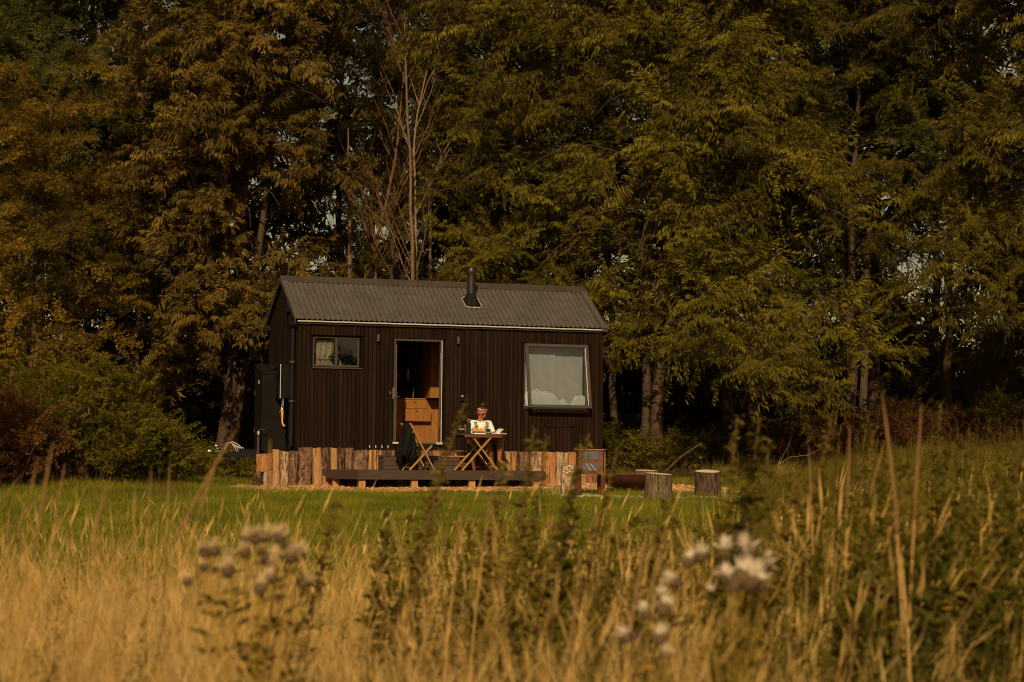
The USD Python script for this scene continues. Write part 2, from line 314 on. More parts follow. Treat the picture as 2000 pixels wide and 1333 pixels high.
def chip_zone(x, y):
    """bark chips: a strip along the cabin front, reaching right towards the fire place"""
    u, v = to_cab(x, y)
    w = 2.45 + 0.16 * np.sin(u * 2.3) + 0.10 * np.sin(u * 5.1 + 1)
    left = (v < 0.2) & (v > -w) & (u > -1.15 + 0.15 * np.sin(v * 5)) & (u < 6.2)
    right = (u >= 5.4) & (u < 7.6 + 0.2 * np.sin(y * 3)) & (y < 41.4 + 0.2 * np.sin(x * 4)) & (y > 38.6 + 0.25 * np.sin(x * 2.5) )
    return left | right
cb, cf = [], []
g = 0.12; idx = {}
def cvx(ix, iy):
    if (ix, iy) not in idx:
        x, y = -5.6 + ix * g, 36.0 + iy * g; idx[(ix, iy)] = len(cb); cb.append((x, y, float(gz(x, y)) + 0.012))
    return idx[(ix, iy)]
for ix in range(90):
    for iy in range(56):
        if chip_zone(-5.6 + (ix + .5) * g, 36.0 + (iy + .5) * g): cf.append([cvx(ix, iy), cvx(ix + 1, iy), cvx(ix + 1, iy + 1), cvx(ix, iy + 1)])
obj('chip_path', (np.array(cb), np.array(cf)), M['chip_bed'], smooth=True, kind='structure')

# ------------------------------------------------------------------ scatter: a point instancer as one object or one part
def instancer(path, protos, pos, mats, scale, which, kind='stuff'):
    """protos: [(mesh, material)]; mats: N x 3 x 3 rotations (columns = local axes)"""
    pi = UsdGeom.PointInstancer.Define(stage, path); targets = []
    for k, pr in enumerate(protos):
        pp = f'{path}/kind_{k:03d}'; targets.append(pp)
        if len(pr) == 2: usdkit.mesh(stage, pp, pr[0], pr[1])
        else:
            UsdGeom.Xform.Define(stage, pp); usdkit.mesh(stage, pp + '/leaves', pr[0][0], pr[1]); usdkit.mesh(stage, pp + '/twigs', pr[0][1], pr[2])
    pi.CreatePrototypesRel().SetTargets(targets)
    pi.CreatePositionsAttr(Vt.Vec3fArray.FromNumpy(np.asarray(pos, np.float32)))
    q = Rotation.from_matrix(mats).as_quat()
    pi.CreateOrientationsAttr(Vt.QuathArray([Gf.Quath(float(w), float(x), float(y), float(z)) for x, y, z, w in q]))
    s = np.asarray(scale, np.float32); s = np.repeat(s[:, None], 3, 1) if s.ndim == 1 else s
    pi.CreateScalesAttr(Vt.Vec3fArray.FromNumpy(s))
    pi.CreateProtoIndicesAttr(Vt.IntArray.FromNumpy(np.asarray(which, np.int32)))
    return tag(pi, kind=kind)
def baked(path, protos, pos, mats, scale, which, names):
    """The same scatter as plain meshes, one child for each material (names gives them in order of first use)."""
    x = UsdGeom.Xform.Define(stage, path); tag(x, kind='stuff'); by = {}
    for k, (pm, mt) in enumerate(protos):
        q = np.nonzero(which == k)[0]; v, f = pm
        X = np.einsum('nij,vj->nvi', mats[q], v) * scale[q][:, None, None] + pos[q][:, None]
        by.setdefault(str(mt.GetPath()), []).append((X.reshape(-1, 3), (f[None] + (np.arange(len(q)) * len(v))[:, None, None]).reshape(-1, 3)))
    for nm, (mp, parts_) in zip(names, by.items()):
        V, F, n0 = [], [], 0
        for v, f in parts_: V.append(v); F.append(f + n0); n0 += len(v)
        tag(usdkit.mesh(stage, path + '/' + nm, (np.vstack(V), np.vstack(F)), mp), kind='stuff')
    return x
def frames(xdir, up=None):
    x = np.asarray(xdir, float); x = x / np.linalg.norm(x, axis=1, keepdims=True)
    up = np.array([0, 0, 1.0]) if up is None else up
    y = np.cross(np.broadcast_to(up, x.shape), x); y /= np.linalg.norm(y, axis=1, keepdims=True) + 1e-9
    return np.stack([x, y, np.cross(x, y)], -1)
def upright(rng, n, lean=0.15, lean_dir=None):
    yaw = rng.uniform(0, 2 * np.pi, n); a = rng.normal(0, lean, (n, 2))
    if lean_dir is not None: a = a + np.asarray(lean_dir)
    R = Rotation.from_euler('z', yaw); T = Rotation.from_rotvec(np.stack([-a[:, 1], a[:, 0], np.zeros(n)], 1))
    return (T * R).as_matrix()

# leaf: base, two shoulders, midrib, tip -> four triangles, folded and drooping
def leaf(v, f, base, d, up, L, w, droop, fold=0.25):
    d = d / np.linalg.norm(d); s = np.cross(d, up); s /= np.linalg.norm(s) + 1e-9; n = np.cross(s, d)
    k = len(v); e = n * (w * fold)
    v += [base, base + d * L * 0.42 + s * w / 2 + e, base + d * L * 0.42 - s * w / 2 + e, base + d * L - n * L * droop]
    f += [[k, k + 1, k + 3], [k, k + 3, k + 2]]
def spray(species, seed, leaf_scale=1.0):
    r = np.random.default_rng(seed); v, f = [], []
    Z = np.array([0, 0, 1.0])
    if species == 'cherry':                                       # arching twig along +x with hanging lance-shaped leaves
        n = 20; L = 0.62
        for i in range(n):
            t = (i + 0.6) / n; p = np.array([L * t, 0.04 * math.sin(3 * t + seed), 0.05 * t - 0.22 * t * t])
            side = 1 if i % 2 else -1
            d = np.array([0.45 + r.normal(0, .15), side * (0.55 + r.normal(0, .2)), -0.75 - 0.5 * t + r.normal(0, .2)])
            leaf(v, f, p, d, np.array([r.normal(0, .5), r.normal(0, .5), 1.0]), leaf_scale * r.uniform(.10, .155), leaf_scale * r.uniform(.034, .048), r.uniform(0.0, .25))
    elif species == 'ash':                                        # compound leaves of paired leaflets
        for c in range(5):
            a = c * 2.3 + r.uniform(-.3, .3); dirn = np.array([0.5 + r.uniform(0, .5), math.sin(a) * .8, 0.25 * math.cos(a) - .15]); dirn /= np.linalg.norm(dirn)
            o = np.array([0.10 * c, 0, 0.0]); sd = np.cross(dirn, Z); sd /= np.linalg.norm(sd)
            for q in range(9):
                t = 0.06 + 0.22 * (q // 2 + 1) / 5; p = o + dirn * t + Z * (-.12 * t)
                s = 0 if q == 8 else (1 if q % 2 else -1)
                leaf(v, f, p, dirn * (1 if s == 0 else .5) + sd * s + Z * r.normal(-.35, .2), Z + r.normal(0, .35, 3), leaf_scale * r.uniform(.07, .10), leaf_scale * r.uniform(.026, .036), .12)
    elif species == 'maple':                                      # clusters of small broad leaves
        for c in range(30):
            t = (c + .5) / 30; p = np.array([0.5 * t, r.normal(0, .09), r.normal(0, .05) - 0.06 * t])
            leaf(v, f, p, np.array([r.normal(.4, .6), r.normal(0, .8), r.normal(-.4, .35)]), Z + r.normal(0, .4, 3), leaf_scale * r.uniform(.050, .078), leaf_scale * r.uniform(.042, .062), .1)
    elif species == 'shrub':
        for c in range(26):
            t = (c + .5) / 26; p = np.array([0.42 * t, 0.02 * math.sin(9 * t), 0.10 * t])
            s = 1 if c % 2 else -1
            leaf(v, f, p, np.array([.55 + r.normal(0, .3), s * (.7 + r.normal(0, .3)), r.normal(.05, .45)]), Z + r.normal(0, .4, 3), leaf_scale * r.uniform(.045, .075), leaf_scale * r.uniform(.020, .032), .15)
    return np.array(v), np.array(f)
def bough(species, seed, ls=1.0, thin=1.0):
    """A leafy branch end one metre long: (leaves, twigs); twiglets to both sides, everything arching over and hanging."""
    r = np.random.default_rng(seed); v, f, tw = [], [], MB(); Z = np.array([0, 0, 1.0])
    ax = lambda t: np.array([t, .05 * math.sin(4 * t + seed), .16 * t - .34 * t * t])
    lines = [(np.array([ax(t) for t in np.linspace(0, 1, 6)]), 15)]
    for k in range(7):
        t = .12 + .78 * k / 6; s = 1 if k % 2 else -1; L = .46 * (1.1 - .6 * t) * r.uniform(.8, 1.2); a = s * r.uniform(.6, 1.15); d = np.array([math.cos(a), math.sin(a), 0]); up = r.uniform(-.35, .9)
        lines.append((np.array([ax(t) + d * L * q + Z * L * (up * q - (.30 + .6 * up) * q * q) for q in np.linspace(0, 1, 4)]), max(5, int(L / .036))))
    for P, n in lines:
        n = max(3, int(n * thin))
        tw.tube(P, np.linspace(.007, .002, len(P)), 3, False); q = np.linspace(0, 1, len(P)); T = P[-1] - P[0]; T = T / np.linalg.norm(T); S = np.cross(Z, T); S /= np.linalg.norm(S)
        for k in range(n):
            t = (k + r.uniform(.2, .9)) / n; t = .1 + .9 * t; c = np.array([np.interp(t, q, P[:, e]) for e in range(3)]); sd = 1 if k % 2 else -1
            if species == 'cherry':
                d = T * (.40 + r.normal(0, .25)) + S * sd * (.45 + r.normal(0, .25)) + Z * (-.85 - .35 * t + r.normal(0, .3))
                leaf(v, f, c, d, Z + r.normal(0, .5, 3), ls * r.uniform(.125, .200), ls * r.uniform(.042, .060), r.uniform(0, .25))
            elif species == 'ash':
                if k % 2: continue
                dr = T * r.uniform(.2, .9) + S * sd * r.uniform(.3, .9) + Z * r.uniform(-.25, .3); dr /= np.linalg.norm(dr); s2 = np.cross(dr, Z); s2 /= np.linalg.norm(s2)
                for e in range(7):
                    u = .05 + .20 * (e // 2 + 1) / 4; m = 0 if e == 6 else (1 if e % 2 else -1)
                    leaf(v, f, c + dr * u - Z * .5 * u * u, dr * (1 if m == 0 else .55) + s2 * m + Z * r.normal(-.3, .2), Z + r.normal(0, .35, 3), ls * r.uniform(.075, .11), ls * r.uniform(.028, .038), .12)
            else:
                for e in range(2):
                    leaf(v, f, c + r.normal(0, .035, 3), np.array([r.normal(.3, .6), r.normal(0, .8), r.normal(-.35, .35)]), Z + r.normal(0, .4, 3), ls * r.uniform(.052, .082), ls * r.uniform(.042, .062), .1)
    return (np.array(v), np.array(f)), tw.get()
SPR = {}
def sprays(species, ls=1.0):
    k = (species, ls)
    if k not in SPR: SPR[k] = [spray('shrub', 10 + s, ls) if species == 'shrub' else bough(species.replace('far_', ''), 10 + s, ls, .45 if species.startswith('far_') else 1.0) for s in range(4)]
    return SPR[k]

def keep(p):
    u, v = to_cab(p[0], p[1]); return not (-.9 < u < 6.9 and -4 < v < 3.2)
BAKE = False
class Tree:
    """trunk polyline(s), arching limbs, side twigs; collects where the leaf sprays go"""
    def __init__(s, seed): s.r = np.random.default_rng(seed); s.wood, s.trunks = MB(), []; s.pos, s.dir, s.sc = [], [], []
    def trunk(s, pts, r0, r1=0.02, sides=9):
        p = np.asarray(pts, float); t = np.linspace(0, 1, 12); k = np.linspace(0, 1, len(p))
        q = np.stack([np.interp(t, k, p[:, c]) for c in range(3)], 1)
        q[1:-1] += s.r.normal(0, r0 * 0.25, (10, 3)) * [1, 1, 0]
        rad = r0 + (r1 - r0) * t ** 0.8; rad[0] *= 1.25
        m = MB().tube(q, rad, sides); s.trunks.append((q, m)); return q
    def limb(s, o, az, L, rise, droop, r0, dens=1.0, leafy_from=0.1, spread=1.0, sc=1.0, up_twigs=False):
        r = s.r; t = np.linspace(0, 1, 7); h = np.array([math.cos(az), math.sin(az), 0]); side = np.array([-h[1], h[0], 0])
        bend = r.normal(0, .12) * L
        P = o + h * (L * t)[:, None] + side * (bend * t * t)[:, None] + np.array([0, 0, 1.0]) * (L * (rise * t - droop * t * t))[:, None]
        s.wood.tube(P, r0 * (1 - .85 * t), 4, False)
        n = max(3, int(L / 0.17 * dens)); sgn = 1
        if not keep(P[-1]) or not keep(P[-3]): return
        for k in range(n):
            tt = leafy_from + (1 - leafy_from) * (k + r.uniform(.2, .8)) / n; sgn = -sgn
            b = np.array([np.interp(tt, t, P[:, c]) for c in range(3)])
            a2 = az + sgn * r.uniform(.25, 1.35); k2 = min(1.15, max(.5, spread * L * r.uniform(.24, .46) * (1.25 - .5 * tt)))
            s.pos.append(b); s.dir.append([math.cos(a2), math.sin(a2), r.normal(.12, .60)]); s.sc.append(sc * k2 * r.uniform(.75, 1.2))
        s.pos.append(P[-1]); s.dir.append([h[0], h[1], -.3]); s.sc.append(sc * .6); s.pos.append(P[-2]); s.dir.append([h[0], h[1], -.1]); s.sc.append(sc * .8)
    def crown(s, q, n, h0, h1, rad, rise=(.25, .9), droop=(.55, .35), r0=.035, az0=0.0, **kw):
        """n limbs up the trunk polyline q between heights h0 and h1 (metres above its foot); rad(t) reach"""
        z = q[:, 2] - q[0, 2]
        for k in range(n):
            t = ((k + s.r.uniform(0, 1)) / n); h = h0 + (h1 - h0) * t
            o = np.array([np.interp(h, z, q[:, c]) for c in range(3)]); o[2] = q[0, 2] + min(h, z[-1])
            az = az0 + k * 2.399 + s.r.normal(0, .3) if s.r.random() < .45 else -math.pi / 2 + s.r.normal(0, .95)
            s.limb(o, az, rad(t) * s.r.uniform(.62, 1.18), rise[0] + (rise[1] - rise[0]) * t, droop[0] + (droop[1] - droop[0]) * t, r0 * (1 - .6 * t), **kw)
    def build(s, name, label, cat, species, leaf_m, bark_m, ls=1.0, group=None, gap=None, foot=None):
        o = foot if foot is not None else s.trunks[0][0][0]
        t = thing(name, label, cat, o, 0, group)
        for q, m in s.trunks:
            v, f = m.get(); obj('trunk', (v - o, f), bark_m, t, smooth=True)
        if s.wood.n:
            v, f = s.wood.get(); obj('branches', (v - o, f), bark_m, t, smooth=True, kind='stuff')
        if s.pos:
            P, D, S = np.array(s.pos), np.array(s.dir), np.array(s.sc)
            if gap is not None: k = ~gap(P); P, D, S = P[k], D[k], S[k]
            up = np.array([0, 0, 1.0]) + s.r.normal(0, .6, P.shape)
            if BAKE:
                fr = frames(D, up); wh = s.r.integers(0, 4, len(P)); V, F, n0 = [], [], 0
                for k in range(4):
                    if species == 'shrub': parts_ = [sprays(species, ls)[k]]
                    else: parts_ = [sprays(species, ls)[k][0]]
                    for (lv, lf) in parts_:
                        q = np.nonzero(wh == k)[0]; X = np.einsum('nij,vj->nvi', fr[q], lv) * S[q][:, None, None] + (P[q] - o)[:, None]
                        F.append((lf[None] + (np.arange(len(q)) * len(lv))[:, None, None] + n0).reshape(-1, 3)); V.append(X.reshape(-1, 3)); n0 += len(q) * len(lv)
                obj('crown', (np.vstack(V), np.vstack(F)), leaf_m, t, kind='stuff')
            else: instancer(str(t.GetPath()) + '/crown', [(m, leaf_m) if species == 'shrub' else (m, leaf_m, bark_m) for m in sprays(species, ls)], P - o, frames(D, up), S, s.r.integers(0, 4, len(P)))
        return t
N_SPR = 0
def G(x, y, dz=0.0): return np.array([x, y, float(gz(x, y)) + dz])
# ------------------------------------------------------------------ cabin
rng = np.random.default_rng(7)
def cthing(name, label, cat, u, v, z, rz=0.0, group=None): return thing(name, label, cat, C(u, v, z), TH + rz, group)
CL, CD, ZB, ZT, ZR = 6.07, 2.40, 0.66, 3.05, 3.93
cabin = cthing('cabin', 'small dark timber cabin on wheels with corrugated grey roof and black flue', 'cabin', 0, 0, 0)
OPEN = [(0.285, 1.215, 2.19, 2.785), (1.855, 2.81, 0.79, 2.765), (4.455, 5.76, 1.48, 2.745)]
# structural shell: front wall with openings, rear wall, gables, floor
shell = MB()
poly = sbox(0.02, ZB, CL - 0.02, ZT)
for a in OPEN: poly = poly.difference(sbox(a[0], a[2], a[1], a[3]))
def prism_uz(poly, v0, v1):
    m = trimesh.creation.extrude_polygon(poly, v1 - v0); x = m.vertices
    return np.stack([x[:, 0], v0 + x[:, 2], x[:, 1]], 1), m.faces[:, ::-1]
shell.add(*prism_uz(poly, 0.0, 0.10))
gab = Polygon([(0.10, ZB), (CD - 0.1, ZB), (CD - 0.1, ZT), (1.2, ZR - 0.06), (0.10, ZT)])
def prism_vz(poly, u0, u1):
    m = trimesh.creation.extrude_polygon(poly, u1 - u0); x = m.vertices
    return np.stack([u0 + x[:, 2], x[:, 0], x[:, 1]], 1), m.faces
shell.add(*prism_vz(gab, 0.02, 0.10)); shell.add(*prism_vz(gab, CL - 0.10, CL - 0.02))
rear = sbox(0.02, ZB, CL - 0.02, ZT)
shell.add(*prism_uz(rear, CD - 0.10, CD))
wall = shell.build('wall', M['dark_backing'], cabin)
MB().box((0.10, 0.10, 0.68), (CL - 0.10, CD - 0.10, 0.775)).build('floor', M['plywood'], cabin)
# boards of the cladding, one by one
BW, BG = 0.0795, 0.011
nb = int(round(CL / BW))
for k in range(nb):
    u0, u1 = k * CL / nb + BG / 2, (k + 1) * CL / nb - BG / 2; um = (u0 + u1) / 2
    spans = [(ZB - 0.012 * rng.random(), ZT)]
    for a in OPEN:
        if u1 > a[0] - 0.01 and u0 < a[1] + 0.01:
            spans = [q for lo, hi in spans for q in ((lo, min(hi, a[2] - .004)), (max(lo, a[3] + .004), hi)) if q[1] - q[0] > .05]
    if 4.89 < um < 5.49: spans = [q for lo, hi in spans for q in ((lo, min(hi, 1.14)), (max(lo, 1.20), hi)) if q[1] - q[0] > .05]
    for lo, hi in spans:
        MB().box((u0, -0.022 - rng.uniform(0, .004) + (.008 if 4.89 < um < 5.49 and hi < 1.2 else 0), lo), (u1, -0.0005, hi), 0.004).build('board', M['dark_cladding'], wall)
for k in range(30):                                               # left gable
    v0, v1 = k * CD / 30 + BG / 2, (k + 1) * CD / 30 - BG / 2; vm = (v0 + v1) / 2
    top = ZT + (ZR - 0.08 - ZT) * (1 - abs(vm - 1.2) / 1.2)
    MB().box((-0.001, v0, ZB - .01), (0.0195, v1, top), 0.004).build('board', M['dark_cladding'], wall)
for k in range(30):                                               # right gable
    v0, v1 = k * CD / 30 + BG / 2, (k + 1) * CD / 30 - BG / 2; vm = (v0 + v1) / 2
    MB().box((CL - 0.0195, v0, ZB), (CL + .002, v1, ZT + (ZR - 0.08 - ZT) * (1 - abs(vm - 1.2) / 1.2)), 0.004).build('board', M['dark_cladding'], wall)
MB().box((CL - 0.03, -0.028, ZB), (CL + 0.012, 0.004, ZT), .003).build('corner_trim', M['dark_cladding'], wall)
MB().box((4.89, -0.034, 1.143), (5.49, -0.002, 1.197), .004).build('hatch_trim', M['dark_cladding'], wall)

# roof: two corrugated sheets, ridge cap, verge flashings, eave strip, fascia, screws
def roof_z(v): return 3.075 + (ZR - 3.075) * (1 - abs(v - 1.2) / 1.29)
nu = 61 * 8
def corrugated(v0, v1):
    us = np.linspace(-0.02, CL + 0.01, nu); vs = np.linspace(v0, v1, 3)
    U_, V_ = np.meshgrid(us, vs, indexing='ij'); z = roof_z(V_) + 0.011 * np.cos(2 * np.pi * U_ / 0.0995)
    v = np.stack([U_, V_, z], -1).reshape(-1, 3); lo = v - [0, 0, .0035]; n = len(v)
    i, j = np.meshgrid(np.arange(nu - 1), np.arange(2), indexing='ij')
    f = np.stack([i * 3 + j, (i + 1) * 3 + j, (i + 1) * 3 + j + 1, i * 3 + j + 1], -1).reshape(-1, 4)
    return np.vstack([v, lo]), np.vstack([f, f[:, ::-1] + n])
roof = obj('roof', corrugated(-0.09, 1.2), M['roof_metal'], cabin, smooth=True)
obj('roof', corrugated(1.2, 2.49), M['roof_metal'], cabin, smooth=True)
sc = MB()
for row_v, off in ((0.10, 0.0), (0.80, 0.1)):
    for k in range(30):
        u = 0.20 + k * 0.199 + off; z = roof_z(row_v) + 0.012
        sc.add(*moved(lathe([(0, .010), (.009, .008), (.013, 0), (.013, -.004)], 7), (u, row_v, z), (math.radians(34), 0, 0)))
sc.build('screws', M['black_plastic'], roof, kind='stuff')
MB().add(*prism_vz(Polygon([(1.2, ZR + .045), (1.06, roof_z(1.06) + .022), (1.06, roof_z(1.06) + .012), (1.2, ZR + .03), (1.34, roof_z(1.34) + .012), (1.34, roof_z(1.34) + .022)]), -0.07, CL + 0.05)).build('ridge_cap', M['trim_metal'], roof)
for u0, u1 in ((-0.075, 0.05), (CL - 0.05, CL + 0.07)):
    a, b = -0.11, 1.2
    for s in (1, -1):
        p = [(1.2 + s * (q - 1.2), roof_z(q) + d) for q, d in ((a, .016), (b - .005, .016), (b - .005, .024), (a, .024))]
        MB().add(*prism_vz(Polygon(p), u0, u1)).build('verge_flashing', M['roof_metal'], roof)
        ue = u0 if u0 < 1 else u1 - .012
        p = [(1.2 + s * (q - 1.2), roof_z(q) + d) for q, d in ((a, .014), (b - .005, .014), (b - .005, -.085), (a, -.085))]
        MB().add(*prism_vz(Polygon(p), ue, ue + .012)).build('barge_board', M['trim_metal'], roof)
MB().box((-0.03, -0.118, 3.022), (CL - 0.05, -0.093, 3.046), .004).build('drip_strip', M['pale_metal'], cabin)
MB().box((0.0, -0.075, 2.985), (CL + 0.05, -0.030, 3.052), .004).build('fascia', M['trim_metal'], cabin)
MB().box((CL - 0.06, -0.125, 3.0), (CL + 0.055, -0.080, 3.062), .006).build('gutter_end', M['trim_metal'], cabin)
MB().box((-0.17, -0.04, 2.955), (-0.003, 0.14, 3.035), .004).build('purlin_end', M['grey_box'], cabin)
MB().box((-0.13, 2.22, 2.955), (-0.003, 2.36, 3.035), .004).build('purlin_end', M['grey_box'], cabin)
MB().box((-0.075, 0.60, 3.24), (-0.003, 0.72, 3.42), .01).build('gable_lamp', M['black_plastic'], cabin)

# flue through the roof
fv, fu = 0.62, 3.575; fz = roof_z(fv)
fl = obj('flue', moved(lathe([(0, fz - .1), (.078, fz - .1), (.078, 4.06), (0, 4.06)], 24), (fu, fv, 0)), M['flue_metal'], cabin, smooth=40)
obj('flue_cap', moved(lathe([(0, 4.055), (.083, 4.055), (.092, 4.07), (.092, 4.11), (.098, 4.12), (.098, 4.16), (.088, 4.175), (.088, 4.20), (.095, 4.205), (.095, 4.225), (.075, 4.235), (0, 4.235)], 24), (fu, fv, 0)), M['flue_metal'], fl, smooth=40)
for z in (4.01, 3.66, 3.60): obj('flue_band', moved(lathe([(.078, z - .014), (.087, z - .011), (.087, z + .011), (.078, z + .014)], 24), (fu, fv, 0)), M['flue_metal'], fl, smooth=40)
sl = math.atan((ZR - 3.075) / 1.29)
def on_roof(a, b, h):                                            # along u, up the slope, off the sheet
    return np.array([fu + a, fv + b * math.cos(sl) - h * math.sin(sl), fz + b * math.sin(sl) + h * math.cos(sl)])
n = 40; ring0, ring1, ring2 = [], [], []
for k in range(n):
    a = 2 * math.pi * k / n; c, s = math.cos(a), math.sin(a); q = 1 / max(abs(c), abs(s)); q = min(q, 1.28)
    ring0.append(on_roof(.160 * q * c, -.05 + .185 * q * s, .020 + .006 * math.cos(2 * math.pi * (fu + .16 * q * c) / .0995)))
    ring1.append(on_roof(.120 * c, .02 + .145 * s, .055 + .014 * math.sin(5 * a)))
    ring2.append(np.array([fu + .082 * c, fv + .082 * s, fz + .17]))
fv_ = np.array(ring0 + ring1 + ring2); K = np.arange(n); K1 = (K + 1) % n
ff = np.vstack([np.stack([r * n + K, r * n + K1, (r + 1) * n + K1, (r + 1) * n + K], 1) for r in (0, 1)])
obj('flue_flashing', (fv_, ff), M['black_plastic'], fl, smooth=True)
ed = MB()
ed.tube(np.array([p + (p - on_roof(0, -.05, .02)) * .04 for p in ring0 + ring0[:1]]), .009, 5, False)
ed.build('sealing_edge', M['pale_metal'], fl, smooth=True)

# left window: two sliding lights, frame set back in the opening
def frame(u0, u1, z0, z1, w, v0, v1, name, m, parent):
    b = MB(); b.box((u0, v0, z0), (u1, v1, z0 + w), .004); b.box((u0, v0, z1 - w), (u1, v1, z1), .004)
    b.box((u0, v0 + .002, z0 + w), (u0 + w, v1 - .002, z1 - w), .004); b.box((u1 - w, v0 + .002, z0 + w), (u1, v1 - .002, z1 - w), .004)
    return b.build(name, m, parent)
w1 = frame(0.30, 1.20, 2.205, 2.77, 0.035, 0.045, 0.09, 'window', M['trim_metal'], cabin)
MB().box((0.735, 0.028, 2.242), (0.775, 0.085, 2.733), .004).build('mullion', M['trim_metal'], w1)
for a, b, v in ((0.337, 0.733, .06), (0.777, 1.163, .05)): MB().box((a, v, 2.242), (b, v + .006, 2.733)).build('pane', M['window_glass'], w1)
MB().box((0.275, -0.055, 2.165), (1.225, 0.05, 2.193), .004).build('sill', M['trim_metal'], w1)
cur = MB()
us = np.linspace(.40, .74, 40); zs = np.linspace(2.22, 2.70, 14)
def drape(us, zs, v0, amp, freq, f2=0.0, pinch=None):
    U_, Z_ = np.meshgrid(us, zs, indexing='ij'); ph = (U_ - us[0]) / (us[-1] - us[0])
    if pinch is not None: U_ = us[0] + (U_ - us[0]) * pinch(Z_)
    V_ = v0 + amp * np.sin(ph * freq * 2 * np.pi + 1.5 * np.sin(3 * Z_)) + amp * .4 * np.sin(ph * freq * 5.3 + 7 * Z_) + f2 * (Z_ - zs[0])
    v = np.stack([U_, V_, Z_], -1).reshape(-1, 3); nz = len(zs)
    i, j = np.meshgrid(np.arange(len(us) - 1), np.arange(nz - 1), indexing='ij')
    f = np.stack([i * nz + j, (i + 1) * nz + j, (i + 1) * nz + j + 1, i * nz + j + 1], -1).reshape(-1, 4)
    k = len(v); return np.vstack([v, v + [0, .004, 0]]), np.vstack([f, f[:, ::-1] + k])
t = cthing('window_curtain', 'gathered cream curtain hanging inside the small left window', 'curtain', 0, 0, 0)
cur.add(*drape(us, zs, .17, .020, 3.0, pinch=lambda z: 1 - .30 * np.exp(-((z - 2.36) / .07) ** 2)))
cur.build('cloth', M['curtain_cream'], t, smooth=True)
MB().box((.42, .13, 2.352), (.66, .145, 2.372), .004).build('tie_band', M['curtain_cream'], t)
MB().tube([(0.33, .17, 2.715), (1.18, .17, 2.715)], .008, 6).build('rail', M['black_plastic'], t)
t = cthing('glass_bottle', 'small pale bottle standing on the sill of the small left window', 'bottle', .86, .15, 2.21)
obj('bottle_body', lathe([(0, 0), (.022, 0), (.024, .01), (.024, .06), (.010, .085), (.009, .12), (0, .12)], 12), M['curtain_cream'], t, smooth=40)

# big window, hinged at the top and tilted outwards at the bottom
w2 = frame(4.455, 5.762, 1.485, 2.742, 0.028, 0.002, 0.09, 'window', M['trim_metal'], cabin)
ang = math.asin(0.235 / 1.25)
def tilt(v):                                                     # turn about the top edge
    v = np.asarray(v, float).copy(); y, z = v[:, 1] + .02, v[:, 2] - 2.735
    v[:, 1] = -.02 + y * math.cos(ang) + z * math.sin(ang); v[:, 2] = 2.735 + z * math.cos(ang) - y * math.sin(ang); return v
def tbuild(b, name, m, parent):
    v, f = b.get(); return obj(name, (tilt(v), f), m, parent)
b = MB(); u0, u1, z0, z1, w = 4.46, 5.757, 1.475, 2.735, 0.062
b.box((u0, -.055, z0), (u1, -.012, z0 + w), .006); b.box((u0, -.055, z1 - w), (u1, -.012, z1), .006)
b.box((u0, -.053, z0 + w), (u0 + w, -.014, z1 - w), .006); b.box((u1 - w, -.053, z0 + w), (u1, -.014, z1 - w), .006)
sash = tbuild(b, 'sash', M['trim_metal'], cabin)
tbuild(MB().box((u0 + w, -.034, z0 + w), (u1 - w, -.028, z1 - w)), 'pane', M['window_glass'], sash)
tbuild(MB().box((u1 - w - .012, -.0545, z0 + w), (u1 - w - .002, -.040, z1 - w)), 'glazing_bead', M['pale_metal'], sash)
for s in (4.47, 5.74):
    MB().bar((s, .03, 1.56), (s, -.20, 1.54), .012, .02).build('stay', M['pale_metal'], sash)
t = cthing('bedroom_curtain', 'plain grey curtain drawn inside the big tilted window', 'curtain', 0, 0, 0)
MB().add(*drape(np.linspace(4.50, 5.16, 60), np.linspace(1.46, 2.74, 6), .165, .007, 2.6)).build('cloth', M['curtain_grey'], t, smooth=True)
MB().add(*drape(np.linspace(5.10, 5.74, 60), np.linspace(1.46, 2.74, 6), .200, .006, 2.2)).build('cloth', M['curtain_grey'], t, smooth=True)
t = cthing('bed_linen', 'crumpled white duvet piled along the bottom of the big window', 'duvet', 0, 0, 0)
us = np.linspace(4.50, 5.73, 90); nz1 = np.sin(us * 23) * .012 + np.sin(us * 41 + 1) * .008
prof = .06 + .235 * sm((5.24 - us) / .14) * (1 - .10 * np.sin(us * 9)) + .10 * np.exp(-((us - 5.30) / .07) ** 2) + .17 * sm((us - 5.42) / .2) + nz1
v, f = [], []
for k, u in enumerate(us):
    for a in np.linspace(0, math.pi, 9): v.append((u + .012 * math.sin(5 * a + 13 * u), .085 - .055 * math.cos(a) + .008 * math.sin(31 * u + 4 * a), 1.535 + prof[k] * math.sin(a) ** .6 * (1 + .06 * math.sin(17 * u + 5 * a))))
for k in range(89):
    for a in range(8): f.append([k * 9 + a, k * 9 + a + 1, (k + 1) * 9 + a + 1, (k + 1) * 9 + a])
obj('cover', (np.array(v), np.array(f)), M['linen_white'], t, smooth=True)

